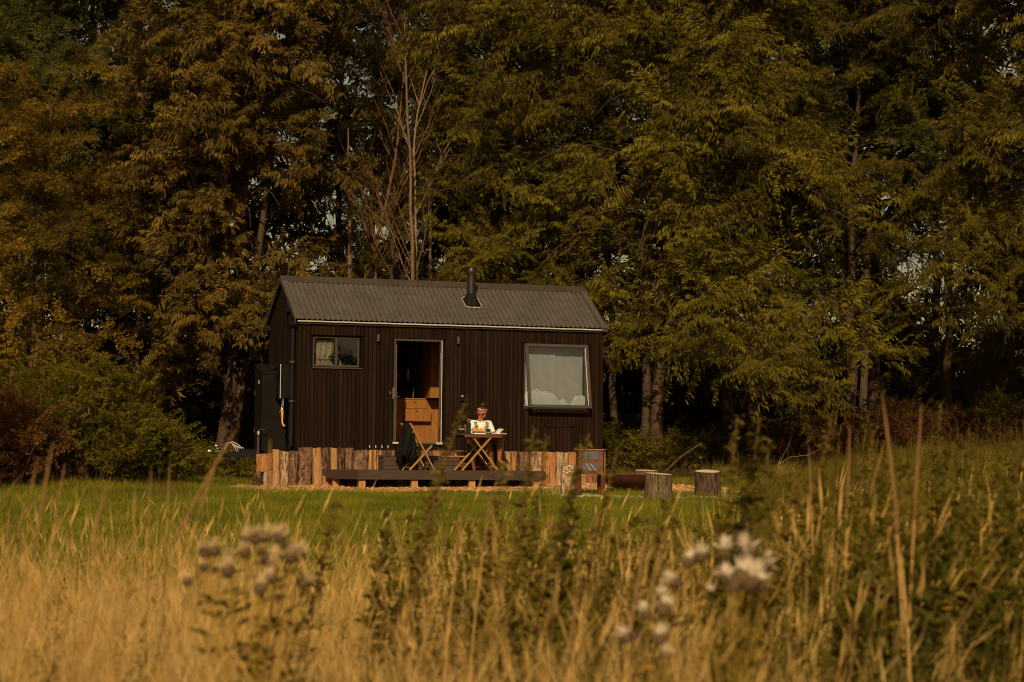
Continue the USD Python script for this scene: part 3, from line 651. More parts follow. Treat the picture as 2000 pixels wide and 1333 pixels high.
# doorway: metal frame, inner jambs, door leaf folded back inside, sill
d0, d1, e0, e1 = OPEN[1]
b = MB(); b.box((d0 + .004, -.03, e0 + .03), (d0 + .040, .07, e1 - .004), .004); b.box((d1 - .040, -.03, e0 + .03), (d1 - .004, .07, e1 - .004), .004)
b.box((d0 + .004, -.028, e1 - .045), (d1 - .004, .07, e1 - .005), .004)
df = b.build('door_frame', M['trim_metal'], cabin)
MB().box((d0 + .040, -.032, e0 + .05), (d0 + .058, -.004, e1 - .12), .003).build('jamb_strip', M['chrome'], df)
MB().box((d1 - .056, -.032, e0 + .30), (d1 - .040, -.004, e1 - .25), .003).build('jamb_strip', M['chrome'], df)
MB().box((d1 - .022, -.040, e0 + .02), (d1 - .006, -.030, e1 - .02), .003).build('jamb_strip', M['pale_metal'], df)
MB().box((d0 - .01, -.07, e0 - .012), (d1 + .01, .10, e0 + .028), .004).build('sill', M['pale_metal'], df)
hd = MB(); hd.tube([(d0 - .02, -.05, 1.72), (d0 - .09, -.09, 1.72), (d0 - .09, -.09, 1.79)], .008, 6); hd.tube([(d0 - .02, -.05, 1.66), (d0 + .10, -.07, 1.66)], .008, 6)
hd.box((d0 - .03, -.045, 1.62), (d0 + .02, -.022, 1.84), .004); hd.build('door_handle', M['chrome'], df)
for u in (1.531, 3.105):                                         # outdoor lamps
    lm = obj('wall_lamp', moved(lathe([(0, 2.69), (.030, 2.69), (.033, 2.70), (.033, 2.815), (.029, 2.825), (0, 2.825)], 16), (u, -.075, 0)), M['trim_metal'], cabin, smooth=40)
    MB().box((u - .02, -.045, 2.73), (u + .02, -.020, 2.79), .003).build('lamp_bracket', M['black_plastic'], lm)
sk = MB().box((3.16, -.060, 1.60), (3.235, -.020, 1.735), .008).build('socket', M['black_plastic'], cabin)
MB().box((3.178, -.066, 1.69), (3.222, -.058, 1.715), .003).build('socket_flap', M['pale_metal'], sk)
bl = MB()
for u in (1.40, 1.52, 1.64, 1.76): bl.tube([(u, -.03, .70), (u, -.03, .755)], .010, 6)
bl.build('floor_bolts', M['pale_metal'], cabin, kind='stuff')

# fittings on the left gable and the trailer drawbar
MB().tube([(-.07, .10, .72), (-.07, .10, 2.93)], .050, 10).build('downpipe', M['black_plastic'], cabin, smooth=40)
for z in (1.55, 2.28): obj('pipe_clip', moved(lathe([(.050, z - .02), (.060, z - .015), (.060, z + .015), (.050, z + .02)], 12), (-.07, .10, 0)), M['trim_metal'], cabin, smooth=40)
mb = MB().box((-.26, .20, 1.60), (-.003, .62, 2.23), .012).build('meter_box', M['grey_box'], cabin)
MB().box((-.272, .19, 1.60), (-.258, .215, 2.24), .003).build('meter_box_edge', M['pale_metal'], mb)
vl = MB()
for k, v in enumerate((.22, .30, .38)):
    vl.tube([(-.20, v, 1.60), (-.20, v, 1.43 - .03 * k), (-.24, v - .02, 1.36)], .011, 6)
vl.build('valve_pipes', M['chrome'], cabin, smooth=True)
vh = MB()
for k, v in enumerate((.21, .30, .39)): vh.box((-.235, v - .035, 1.44 - .05 * k), (-.205, v + .035, 1.47 - .05 * k), .004)
vh.build('valve_handles', M['red_plastic'], cabin)
bv = MB()
for k, v in enumerate((.24, .33)): bv.add(*moved(lathe([(0, -.05), (.018, -.05), (.024, -.03), (.024, .02), (.016, .05), (0, .05)], 8), (-.20, v, 1.36 - .06 * k)))
bv.build('valve_bodies', M['brass'], cabin, smooth=40)
MB().tube([(-.21, .22, 1.36), (-.215, .20, 1.27), (-.22, .21, 1.20), (-.215, .18, 1.13), (-.20, .14, 1.09), (-.185, .12, 1.10)], .017, 7).build('hose_end', M['hose_yellow'], cabin, smooth=True)
# drawbar pointing out to the left, with coupling and jockey wheel
dbp = MB()
dbp.bar((-.02, .55, .56), (-1.05, 1.12, .56), .07, .10); dbp.bar((-.02, 1.85, .56), (-1.05, 1.28, .56), .07, .10)
dbp.box((-1.14, 1.10, .50), (-.98, 1.30, .62), .01); dbp.box((-.85, .95, .60), (-.45, 1.45, .66), .01)
db = dbp.build('drawbar', M['black_plastic'], cabin)
cp = MB(); cp.tube([(-1.14, 1.2, .60), (-1.30, 1.2, .60), (-1.43, 1.2, .585)], np.array([.055, .07, .075]), 10)
cp.tube([(-1.22, 1.2, .64), (-1.26, 1.2, .71), (-1.12, 1.2, .74)], np.array([.03, .032, .024]), 7)
cp.build('coupling', M['chrome'], db, smooth=True)
cb2 = MB(); cb2.tube([(-1.10, 1.16, .64), (-1.05, 1.1, .76), (-.95, 1.1, .79), (-.82, 1.12, .72), (-.75, 1.14, .62)], .013, 6)
for k in range(5): cb2.tube([(-.98 + .03 * k, 1.1, .77 - .02 * k), (-.92 + .04 * k, 1.05, .68), (-.88 + .03 * k, 1.08, .60)], .011, 5)
cb2.build('cables', M['hose_grey'], db, smooth=True)
jk = MB().tube([(-.60, .50, .20), (-.60, .50, .98)], .024, 8).build('jockey_post', M['trim_metal'], db, smooth=40)
jh = MB(); jh.tube([(-.60, .50, .98), (-.60, .50, 1.02), (-.47, .50, 1.02), (-.47, .50, 1.12)], .010, 6); jh.add(*moved(lathe([(0, .90), (.04, .90), (.045, .95), (.03, .99), (0, .99)], 10), (-.60, .50, 0))); jh.build('jockey_crank', M['chrome'], jk, smooth=40)
obj('jockey_wheel', moved(lathe([(.03, -.03), (.09, -.03), (.10, -.015), (.10, .015), (.09, .03), (.03, .03)], 16), (-.60, .50, .17), (math.pi / 2, 0, 0)), M['black_plastic'], jk, smooth=40)

# tall grey cabinet standing on the drawbar by the gable
t = cthing('utility_cabinet', 'tall dark grey metal cabinet with sloping lid against the left gable', 'cabinet', -.27, .98, .62)
cv = np.array([(x, y, z) for x in (-.235, .235) for y in (-.32, .32) for z in (0, 1)], float)
for q in cv: q[2] = 0 if q[2] == 0 else (1.44 if q[1] < 0 else 1.62)
MB().mesh(trimesh.convex.convex_hull(cv)).build('body', M['grey_box'], t)
lid = MB().mesh(trimesh.convex.convex_hull(np.array([(x, y, z + (.186 if y > 0 else 0)) for x in (-.25, .245) for y in (-.335, .335) for z in (1.442, 1.468)]))).build('lid', M['grey_box'], t)
obj('lid_knob', moved(lathe([(0, .05), (.05, .05), (.06, .03), (.06, 0), (0, 0)], 14), (.02, -.06, 1.555), (.27, 0, 0)), M['black_plastic'], lid, smooth=40)
MB().box((-.242, -.02, .05), (-.236, -.012, 1.40)).build('door_seam', M['black_plastic'], t)
MB().box((-.250, -.075, 1.26), (-.236, -.045, 1.33), .003).build('latch', M['pale_metal'], t)
for z in (.35, 1.05): MB().box((-.247, .26, z), (-.236, .30, z + .10), .003).build('hinge', M['trim_metal'], t)

# kitchen seen through the doorway
kt = cthing('kitchen_unit', 'plywood kitchen unit with drawers seen through the open doorway', 'kitchen unit', 0, 0, 0)
MB().box((1.9, 1.652, .78), (3.27, 2.28, 1.66)).build('carcass', M['plywood_vertical'], kt)
MB().box((1.88, 1.62, 1.662), (3.06, 2.29, 1.692), .004).build('worktop', M['plywood'], kt)
for a, b, z0, z1, v in ((2.52, 3.03, 1.485, 1.655, 1.630), (2.54, 3.06, 1.235, 1.475, 1.50), (2.54, 3.235, .80, 1.222, 1.630)):
    d = MB().box((a, v, z0), (b, v + .02, z1), .003); 
    if v < 1.6: d.box((a + .02, v + .0205, z0 + .02), (b - .02, 1.65, z1 - .03))
    d = d.build('drawer', M['plywood_vertical'], kt)
    obj('finger_hole', moved(lathe([(0, .003), (.016, .003), (.016, 0), (0, 0)], 12), ((a + b) / 2 - .02, v - .001, z1 - .045), (math.pi / 2, 0, 0)), M['black_plastic'], d)
MB().box((2.545, 1.640, .80), (2.551, 1.6515, 1.22)).build('panel_gap', M['black_plastic'], kt)
MB().box((2.98, 1.30, 1.694), (3.30, 2.29, 2.95)).build('side_panel', M['plywood_vertical'], kt)
MB().box((2.35, 1.80, 2.03), (2.975, 2.29, 2.055), .003).build('shelf', M['dark_backing'], kt)
MB().box((2.72, 1.95, 2.062), (2.975, 2.29, 2.9), .003).build('wall_cupboard', M['dark_room'], kt)
MB().box((0.12, 0.11, 2.94), (CL - 0.12, CD - 0.11, 2.98)).build('ceiling', M['dark_room'], cabin)
MB().box((1.70, 0.105, .78), (1.73, 1.60, 2.93)).build('partition', M['plywood_vertical'], cabin)
MB().box((2.36, 2.272, 1.72), (2.70, 2.285, 2.02), .003).build('splashback', M['lens_dark'], kt)
MB().box((2.36, 2.286, 1.70), (2.97, 2.297, 2.93)).build('rear_panel', M['dark_room'], kt)
for nm, lb, ct, u, v, z, pr, m in (
    ('kettle', 'dark round kettle on the worktop inside the doorway', 'kettle', 2.45, 1.80, 1.693, [(0, 0), (.08, 0), (.095, .04), (.08, .12), (.03, .15), (.012, .17), (0, .175)], 'bottle_black'),
    ('steel_bottle', 'tall shiny bottle on the kitchen worktop behind the drawers', 'bottle', 2.78, 1.80, 1.693, [(0, 0), (.03, 0), (.032, .02), (.032, .12), (.012, .16), (.012, .20), (0, .20)], 'chrome'),
    ('dark_jar', 'low dark jar beside the shiny bottle on the worktop', 'jar', 2.66, 1.76, 1.693, [(0, 0), (.04, 0), (.042, .02), (.042, .09), (.03, .10), (0, .10)], 'mug_dark'),
    ('glass_jar', 'squat jar at the left end of the kitchen shelf', 'jar', 2.52, 1.98, 2.056, [(0, 0), (.05, 0), (.052, .02), (.052, .12), (.04, .14), (0, .14)], 'jar_glass'),
    ('metal_flask', 'upright pale metal flask on the kitchen shelf', 'flask', 2.70, 1.90, 2.056, [(0, 0), (.022, 0), (.024, .02), (.024, .17), (.012, .21), (0, .21)], 'pale_metal')):
    o = cthing(nm, lb, ct, u, v, z)
    obj('body', lathe(pr, 16), M[m], o, smooth=40)
    if nm == 'kettle': MB().tube([(.08, 0, .10), (.13, 0, .13), (.10, 0, .20), (0, 0, .23), (-.06, 0, .16)], .009, 6).build('handle', M[m], o, smooth=True)
    else: obj('lid', lathe([(0, pr[-1][1] + .001), (pr[-2][0] * .9, pr[-1][1] + .001), (pr[-2][0] * .9, pr[-1][1] + .016), (0, pr[-1][1] + .018)], 12), M['black_plastic'], o, smooth=40)

# ------------------------------------------------------------------ log skirting below the cabin
def log_mesh(w, h, dep, seed, round_=False, lean=0.0):
    r = np.random.default_rng(seed); n = 16; rows = 9
    ang = np.linspace(0, 2 * np.pi, n, endpoint=False)
    if round_: rx, ry = np.full(n, w / 2) * (1 + r.normal(0, .05, n)), np.full(n, dep * .75) * (1 + r.normal(0, .05, n))
    else:
        q = 1 / np.maximum(np.abs(np.cos(ang)), np.abs(np.sin(ang))); q = np.minimum(q, 1.22) * (1 + r.normal(0, .035, n)); rx, ry = w / 2 * q, dep / 2 * q
    v = []
    for k in range(rows):
        t = k / (rows - 1); s = 1 + .05 * math.sin(3 * t + seed) + (0 if round_ else r.normal(0, .012)) - (.02 if k in (0, rows - 1) else 0)
        nn = r.normal(0, .035 if round_ else .022, n) * w
        v += [((rx[a] * s + nn[a]) * math.cos(ang[a]) + lean * t, (ry[a] * s + nn[a] * .8) * math.sin(ang[a]), h * t + (.012 * math.cos(ang[a] + seed) if k == rows - 1 else 0)) for a in range(n)]
    i, j = np.meshgrid(np.arange(rows - 1), np.arange(n), indexing='ij'); j1 = (j + 1) % n
    f = np.stack([i * n + j, i * n + j1, (i + 1) * n + j1, (i + 1) * n + j], -1).reshape(-1, 4)
    f = np.vstack([f[:, [0, 1, 2]], f[:, [0, 2, 3]]]); c = len(v); v.append((lean, 0, h)); A = np.arange(n)
    return np.array(v), np.vstack([f, np.stack([np.full(n, c), (rows - 1) * n + A, (rows - 1) * n + (A + 1) % n], 1)])
sk = cthing('log_skirting', 'row of upright split logs standing along the foot of the cabin', 'log wall', 0, 0, 0)
KIND = {'o': 'split_orange', 't': 'split_tan', 'p': 'split_pale', 'b': 'bark_log', 'd': 'bark_log_dark', 'r': 'split_red'}
LOGS = [(503, 533, 887, 922, 'o'), (497, 514, 922, 952, 'd'), (515, 533, 921, 952, 'p'), (533.5, 548, 879, 953, 't'), (548, 567, 882, 953, 'p'), (567, 584.5, 882, 953, 'b'),
        (585, 612, 874, 952, 'B'), (613, 631, 873, 951, 't'), (631, 646, 872, 928, 'd'), (631, 649, 930, 953, 'o'), (646.5, 661, 875, 952, 't'), (661, 676, 875, 952, 'd'),
        (676, 692, 876, 952, 'b'), (692, 721, 875, 952, 'B'), (721, 729, 875, 950, 't'), (729, 737, 876, 950, 'o'), (737, 746, 876, 950, 'p'), (746, 754, 877, 950, 'r'),
        (754, 764, 877, 950, 'd'), (764, 775, 877, 950, 'b'), (775, 790, 877, 950, 'r'), (790, 806, 878, 950, 'o'), (806, 822, 878, 950, 'd'), (822, 848, 877, 950, 'B'), (848, 862, 878, 950, 'o'),
        (862, 876, 878, 950, 'd'), (876, 888, 878, 950, 'b'), (888, 901, 879, 950, 't'), (901, 912, 879, 950, 'r'), (912, 922, 879, 950, 'd'), (922, 931, 880, 950, 't'), (931, 944, 880, 950, 'd'),
        (944, 956, 880, 950, 'b'), (956, 966, 881, 950, 'r'), (966, 976, 880, 950, 'd'), (976, 989, 880, 950, 'b'), (989, 1000, 881, 950, 't'), (1000, 1010, 881, 950, 'o'), (1010, 1015, 882, 950, 'd'),
        (1015, 1036, 881, 950, 'b'), (1036, 1061, 881, 950, 'p'), (1061, 1088, 882, 948, 'o'), (1088, 1111, 882, 948, 'p'), (1111, 1132, 882, 948, 'o'), (1132, 1148, 882, 948, 't'), (1148, 1162, 881, 948, 'r'), (1162, 1178, 881, 948, 'b')]
for k, (x0, x1, y0, y1, kd) in enumerate(LOGS):
    def uz(px, py, v):
        d = ray(px, py); o = P0 + CV * v; tt = ((o - EYE) @ CV) / (d @ CV); Q = EYE + d * tt; return float((Q - P0) @ CU), float(Q[2])
    vq = -.135; ua, zt = uz(x0, y0, vq - .08); ub, _ = uz(x1, y0, vq - .08); _, zb = uz(x0, y1, vq - .08)
    gu = float(gz(*C((ua + ub) / 2, vq)[:2])); zb = gu - .03 if y1 > 940 else zb
    zt = min(zt, ZB + (.03 if ua < .9 else -.004)) if zt > .6 else zt
    wd = (ub - ua) * .985; lean = {7: -.045, 8: -.02}.get(k, rng.uniform(-.008, .008))
    big = kd == 'B'
    v, f = log_mesh(wd, zt - zb, .15, 100 + k, big or kd in 'bd', lean)
    obj('log', (v + [(ua + ub) / 2 - lean * .5, vq + rng.uniform(-.012, .012), zb], f), M[KIND[kd.lower()]], sk, smooth=35)
MB().box((.2, -.045, .06), (CL, -.012, ZB - .02)).build('backing_board', M['dark_backing'], sk)

# ------------------------------------------------------------------ deck, step
dk = cthing('deck', 'low dark brown timber deck on short posts in front of the doorway', 'deck', 0, 0, 0)
ZD = 0.300; NB = 10
for k in range(NB):                                              # boards run along the cabin; the left end is cut on the skew
    v0 = -1.30 + k * (1.04 / NB); v1 = v0 + 1.04 / NB - .007
    ul0, ul1 = .86 - .33 * (v0 + 1.3), .86 - .33 * (v1 + 1.3)
    p = Polygon([(ul0, v0), (4.40, v0), (4.40, v1), (ul1, v1)]); m = trimesh.creation.extrude_polygon(p, .026)
    obj('deck_board', (m.vertices + [0, 0, ZD - .026], m.faces), M['deck_board'], dk)
MB().box((.845, -1.328, ZD - .172), (4.42, -1.302, ZD - .003), .004).build('fascia_board', M['deck_board'], dk)
MB().bar((.835, -1.315, ZD - .0875), (.505, -.28, ZD - .0875), .026, .169, ch=.004).build('fascia_board', M['deck_board'], dk)
MB().box((4.422, -1.30, ZD - .172), (4.448, -.27, ZD - .003), .004).build('fascia_board', M['deck_board'], dk)
for u, v in ((.93, -1.22), (1.92, -1.22), (3.02, -1.22), (4.28, -1.22), (.66, -.42), (1.9, -.42), (3.0, -.42), (4.28, -.42)):
    gzv = float(gz(*C(u, v)[:2])); MB().box((u - .06, v - .06, gzv - .03), (u + .06, v + .06, ZD - .03), .006).build('post', M['post_timber'], dk)
for v in (-1.20, -.75, -.40): MB().box((.9, v - .025, ZD - .17), (4.35, v + .025, ZD - .03)).build('joist', M['deck_board'], dk)
stp = cthing('door_step', 'dark boxed timber step on the deck below the doorway', 'step', 0, 0, 0)
for k in range(3): MB().box((1.50, -.645, ZD + .004 + k * .080), (2.98, -.620, ZD + .080 + k * .080), .004).build('riser_board', M['deck_board'], stp)
MB().box((1.502, -.619, ZD + .002), (1.527, -.27, ZD + .24)).build('side_panel', M['deck_board'], stp); MB().box((2.953, -.619, ZD + .002), (2.978, -.27, ZD + .24)).build('side_panel', M['deck_board'], stp)
for k in range(3): MB().box((1.48, -.66 + k * .13, ZD + .243), (2.62 if k == 0 else 3.0, -.535 + k * .13, ZD + .267), .004).build('tread_board', M['deck_board'], stp)
MB().box((2.625, -.665, ZD + .243), (3.15, -.538, ZD + .270), .005).build('tread_board', M['step_edge'], stp, label='orange brown tread board jutting past the right end of the step')

# ------------------------------------------------------------------ folding table and what lies on it
ZTAB = 0.975
tb = cthing('folding_table', 'slatted wooden folding table with crossed legs on the deck', 'table', 3.235, -.98, ZD)
H = ZTAB - ZD
for k in range(6): MB().box((-.43, -.27 + k * .091, H - .018), (.43, -.27 + k * .091 + .083, H), .003).build('slat', M['table_timber'], tb)
for x in (-.25, .25): MB().box((x - .02, -.26, H - .045), (x + .02, .26, H - .019), .003).build('bearer', M['table_timber'], tb)
for v in (-.255, .255): MB().box((-.36, v - .010, H - .062), (.36, v + .010, H - .0195), .003).build('apron', M['table_timber'], tb)
for v in (-.225, .225):
    s = 1.2 if v < 0 else -1.2
    MB().bar((-.40, v, .0), (.17, v, H - .046), .028, .060, (0, 1, 0), .004).build('leg', M['chair_timber'], tb)
    MB().bar((.31, v + .026 * s, .0), (-.19, v + .026 * s, H - .046), .028, .060, (0, 1, 0), .004).build('leg', M['chair_timber'], tb)
MB().tube([(-.30, -.22, .12), (-.30, .22, .12)], .011, 7).build('rail', M['chair_timber'], tb); MB().tube([(.22, -.20, .12), (.22, .20, .12)], .011, 7).build('rail', M['chair_timber'], tb)
MB().tube([(-.02, -.26, .405), (-.02, .26, .405)], .008, 7).build('hinge_pin', M['chrome'], tb)
t = cthing('drink_flask', 'tall black flask with loop handle on the left end of the table', 'flask', 3.02, -1.02, ZTAB + .001)
obj('body', lathe([(0, 0), (.040, 0), (.042, .01), (.042, .20), (.030, .225), (.030, .235), (0, .235)], 18), M['bottle_black'], t, smooth=40)
obj('cap', lathe([(0, .236), (.034, .236), (.034, .265), (0, .268)], 16), M['bottle_black'], t, smooth=40)
a = np.linspace(-.3, math.pi + .3, 14); MB().tube(np.stack([.030 * np.cos(a), 0 * a - .036, .245 + .026 * np.sin(a)], 1), .0055, 6).build('handle', M['pale_metal'], t, smooth=True)
t = cthing('enamel_bowl', 'dark bowl with a pale rim beside the flask on the table', 'bowl', 2.915, -.93, ZTAB + .001)
obj('body', lathe([(0, .004), (.038, .0), (.055, .03), (.060, .085), (.055, .085), (.050, .03), (0, .01)], 20), M['mug_dark'], t, smooth=40)
obj('rim', lathe([(.0545, .086), (.0605, .086), (.0615, .094), (.0545, .094)], 20), M['paper'], t, smooth=40)
def book(name, label, cat, u, v, z, w, d, h, cover, rz=0.0, m='paper'):
    t = cthing(name, label, cat, u, v, z, rz)
    MB().box((-w / 2 + .004, -d / 2 + .004, .0032), (w / 2 - .003, d / 2 - .003, h - .0032)).build('pages', M[m], t)
    b = MB(); b.box((-w / 2, -d / 2, 0), (w / 2, d / 2, .003)); b.box((-w / 2, -d / 2, h - .003), (w / 2, d / 2, h)); b.box((-w / 2, -d / 2 - .0005, .0031), (w / 2, -d / 2 + .003, h - .0031)); b.build('cover', M[cover], t)
    return t
book('magazine', 'white magazine lying at the bottom of the pile on the table', 'magazine', 3.24, -1.00, ZTAB + .001, .30, .22, .018, 'paper')
book('grey_book', 'thick grey book under the yellow book on the table', 'book', 3.225, -1.00, ZTAB + .020, .17, .20, .030, 'book_grey', .05)
book('yellow_book', 'orange yellow book on top of the pile beside the flask', 'book', 3.195, -1.00, ZTAB + .051, .20, .16, .050, 'book_yellow', -.06, 'paper')
book('olive_book', 'slim olive notebook in the middle of the table', 'notebook', 3.375, -1.10, ZTAB + .0205, .12, .12, .022, 'book_olive', .02)
t = cthing('coffee_mug', 'small dark mug in front of the reader', 'mug', 3.44, -.92, ZTAB + .001)
obj('body', lathe([(0, .004), (.036, .0), (.039, .01), (.039, .098), (.035, .098), (.034, .012), (0, .010)], 18), M['mug_dark'], t, smooth=40)
a = np.linspace(-1.35, 1.35, 9); MB().tube(np.stack([.036 + .026 * np.cos(a), 0 * a, .05 + .030 * np.sin(a)], 1), .005, 6, ).build('handle', M['mug_dark'], t, smooth=True)
t = cthing('open_book', 'open white book with raised pages at the right end of the table', 'open book', 3.575, -.98, ZTAB + .002, .08)
def page_sheet(x0, x1, lift, curl, thick):
    xs_ = np.linspace(0, 1, 9); v = []
    for x in xs_:
        z = lift * x + curl * math.sin(math.pi * x)
        for y in (-.11, .11): v.append((x0 + (x1 - x0) * x, y, z + .004))
    v = np.array(v); n_ = len(v); f = []
    for q in range(8): f.append([2 * q, 2 * q + 2, 2 * q + 3, 2 * q + 1])
    f = np.array(f); return np.vstack([v + [0, 0, thick], v]), np.vstack([f, f[:, ::-1] + n_, [[q, q + 2, q + 2 + n_, q + n_] for q in range(0, 16, 2)], [[q + 2, q, q + n_, q + 2 + n_] for q in range(1, 17, 2)]])
obj('pages', page_sheet(0, -.17, .0, .008, .010), M['paper'], t, smooth=35); obj('pages', page_sheet(0, .17, .0, .012, .008), M['paper'], t, smooth=35)
obj('raised_page', page_sheet(.02, .115, .085, .015, .001), M['paper'], t, smooth=True); obj('raised_page', page_sheet(.015, .085, .10, .01, .001), M['paper'], t, smooth=True)
MB().box((-.175, -.115, 0), (.175, .115, .003)).build('cover', M['book_grey'], t)

# ------------------------------------------------------------------ folding chairs
def chair(u, v, rz, label, timber):
    t = cthing('folding_chair', label, 'chair', u, v, ZD, rz, None)       # faces +x of its own frame
    for s in (-1, 1):
        y = .20 * s
        MB().bar((.28, y, 0), (-.215, y, .86), .026, .056, (0, 1, 0), .004).build('leg', M[timber], t)
        MB().bar((-.20, y * .87, 0), (.24, y * .87, .455), .026, .054, (0, 1, 0), .004).build('leg', M[timber], t)
    for k in range(5): MB().box((-.14 + k * .082, -.165, .448), (-.14 + k * .082 + .072, .165, .464), .003).build('seat_slat', M[timber], t)
    for k in range(3): MB().bar((-.125 - .030 * k, -.215, .615 + .085 * k), (-.125 - .030 * k, .215, .615 + .085 * k), .014, .062, (.33, 0, 1), .004).build('back_slat', M[timber], t)
    MB().tube([(-.17, -.17, .05), (-.17, .17, .05)], .010, 6).build('rail', M[timber], t); MB().tube([(.25, -.19, .06), (.25, .19, .06)], .010, 6).build('rail', M[timber], t)
    return t
def cushion(u, v, rz, label):
    t = cthing('seat_cushion', label, 'cushion', u, v, ZD + .466, rz)
    pb = trimesh.creation.icosphere(3); q = np.sign(pb.vertices) * np.abs(pb.vertices) ** .38 * [.20, .185, .024]
    obj('pad', (q + [0, 0, .027], pb.faces), M['cushion_green'], t, smooth=True)
    a = np.linspace(0, 2 * np.pi, 48, endpoint=False); c, s = np.cos(a), np.sin(a); e = .38
    MB().tube(np.stack([.2005 * np.sign(c) * np.abs(c) ** e, .1855 * np.sign(s) * np.abs(s) ** e, 0 * a + .027], 1)[list(range(48)) + [0]], .005, 5, False).build('piping', M['cushion_green'], t, smooth=True)
    return t
chair(2.03, -.95, .12, 'wooden folding chair with a black jacket on its back, seen side on', 'chair_timber')
cushion(2.17, -.97, .12, 'green seat cushion on the empty folding chair left of the table')
chair(3.42, -.44, -math.pi / 2 + .05, 'wooden folding chair the reader sits on behind the table', 'table_timber')
cushion(3.42, -.55, -math.pi / 2 + .05, 'green seat cushion under the seated reader')
# jacket over the chair back
t = cthing('jacket', 'black jacket hung over the back of the left folding chair', 'jacket', 1.86, -.98, ZD)
rows = [(.865, -.02, .030, .05), (.855, -.02, .055, .13), (.82, -.015, .070, .19), (.74, -.005, .085, .225), (.64, .005, .105, .235), (.52, .005, .125, .24), (.42, -.01, .150, .24), (.33, -.03, .165, .23), (.25, -.055, .15, .21), (.19, -.07, .09, .15)]
n = 40; v = []
jr = np.random.default_rng(5)
for k, (z, cx, hx, hy) in enumerate(rows):
    tt = k / (len(rows) - 1)
    for a in range(n):
        th = 2 * math.pi * a / n; fold = 1 + (.05 + .16 * tt) * math.sin(7 * th + 1.3 * math.sin(2.5 * tt)) + .05 * math.sin(13 * th + 4 * tt)
        drop = (.07 * math.sin(3 * th + 1.0) + .05 * math.sin(5 * th)) * tt * tt
        v.append((cx + hx * fold * math.cos(th), hy * fold * math.sin(th), z + drop - (0 if math.cos(th) < .2 else .0)))
v = np.array(v); f = []
for k in range(len(rows) - 1):
    for a in range(n): f.append([k * n + a, k * n + (a + 1) % n, (k + 1) * n + (a + 1) % n, (k + 1) * n + a])
f = np.array(f); nv = len(v); tri = np.vstack([f[:, [0, 1, 2]], f[:, [0, 2, 3]]])
c = len(v); v = np.vstack([v, [rows[0][1], 0, rows[0][0] + .012]]); cap = np.stack([np.full(n, c), (np.arange(n) + 1) % n, np.arange(n)], 1)
jm = trimesh.Trimesh(v, np.vstack([tri, cap]), process=False)
obj('jacket_body', (jm.vertices, jm.faces[:, ::-1]), M['jacket_black'], t, smooth=True)
MB().add(*moved((lambda q: (q[0], q[1]))(tube([(-.02, -.20, .76), (-.06, -.245, .60), (-.10, -.25, .42), (-.13, -.24, .27)], np.array([.05, .055, .05, .045]), 10)))).build('sleeve', M['jacket_black'], t, smooth=True)
MB().tube([(-.05, -.10, .868), (-.03, 0, .885), (-.05, .10, .868)], .020, 8).build('collar', M['jacket_black'], t, smooth=True)

# ------------------------------------------------------------------ the reader
ps = cthing('person', 'person in white top, brown trousers, orange headband and sunglasses, seated reading at the table', 'person', 3.42, -.45, ZD)
def q(u, v, z): return np.array([u - 3.42, v + .45, z - ZD])
Jn = dict(pel=q(3.42, -.44, .875), belly=q(3.42, -.45, .98), chest=q(3.42, -.47, 1.11), neck=q(3.43, -.49, 1.235), head=q(3.44, -.53, 1.375),
          sl=q(3.255, -.47, 1.17), sr=q(3.595, -.47, 1.165), el=q(3.195, -.50, .945), er=q(3.665, -.55, .995), wl=q(3.37, -.66, .925), wr=q(3.68, -.79, 1.005),
          hl=q(3.34, -.45, .855), hr=q(3.50, -.45, .855), kl=q(3.42, -.86, .835), kr=q(3.70, -.86, .915), al=q(3.575, -.74, .40), ar=q(3.695, -.82, .505),
          fl=q(3.60, -.92, .345), fr=q(3.71, -1.0, .445))
def B(*js): return chain([(Jn[a] if isinstance(a, str) else a, r) for a, r in js])
def limb_hand(w, d, up, side):
    d = d / np.linalg.norm(d); s = np.cross(d, up); s /= np.linalg.norm(s); nrm = np.cross(s, d)
    m = hull([(w, .022), (w + d * .05 + s * .026, .013), (w + d * .05 - s * .026, .013), (w + d * .085 + s * .028, .011), (w + d * .085 - s * .026, .011)], 10)
    for k, (off, L) in enumerate(((.028, .060), (.010, .072), (-.008, .068), (-.026, .052))):
        a = w + d * .088 + s * off; b_ = a + d * L * .55 - nrm * .008; c_ = b_ + d * L * .40 - nrm * .022
        m = m + chain([(a, .0092), (b_, .0085), (c_, .0075)], 8)
    a = w + d * .03 + s * side * .026; b_ = a + (d * .5 + s * side) * .034; c_ = b_ + d * .032 - nrm * .01
    return m + chain([(a, .012), (b_, .0105), (c_, .009)], 8)
look = np.array([.30, -.85, -.42]); look /= np.linalg.norm(look); hs = np.cross(look, [0, 0, 1]); hs /= np.linalg.norm(hs); hu = np.cross(hs, look)
Hd = Jn['head']
def hp(a, b, c): return Hd + hs * a + look * b + hu * c            # right, forwards, up in the head's own frame
body = B(('pel', .115), ('belly', .105), ('chest', .115)) + hull([(Jn['chest'], .10), (Jn['sl'], .058), (Jn['sr'], .058), (Jn['neck'] - [0, 0, .02], .055)])
body = body + B(('neck', .050), (hp(0, -.02, -.04), .048)) + hull([(hp(0, -.025, .035), .082), (hp(0, .02, .03), .070), (hp(0, .035, -.045), .046), (hp(0, .055, -.078), .022), (hp(0, -.05, .0), .06)], 20)
body = body + hull([(hp(0, .085, .012), .010), (hp(0, .108, -.020), .013), (hp(.014, .09, -.024), .009), (hp(-.014, .09, -.024), .009)], 8)       # nose
body = body + hull([(hp(.018, .082, -.050), .008), (hp(-.018, .082, -.050), .008), (hp(0, .090, -.048), .008)], 8)                             # lips
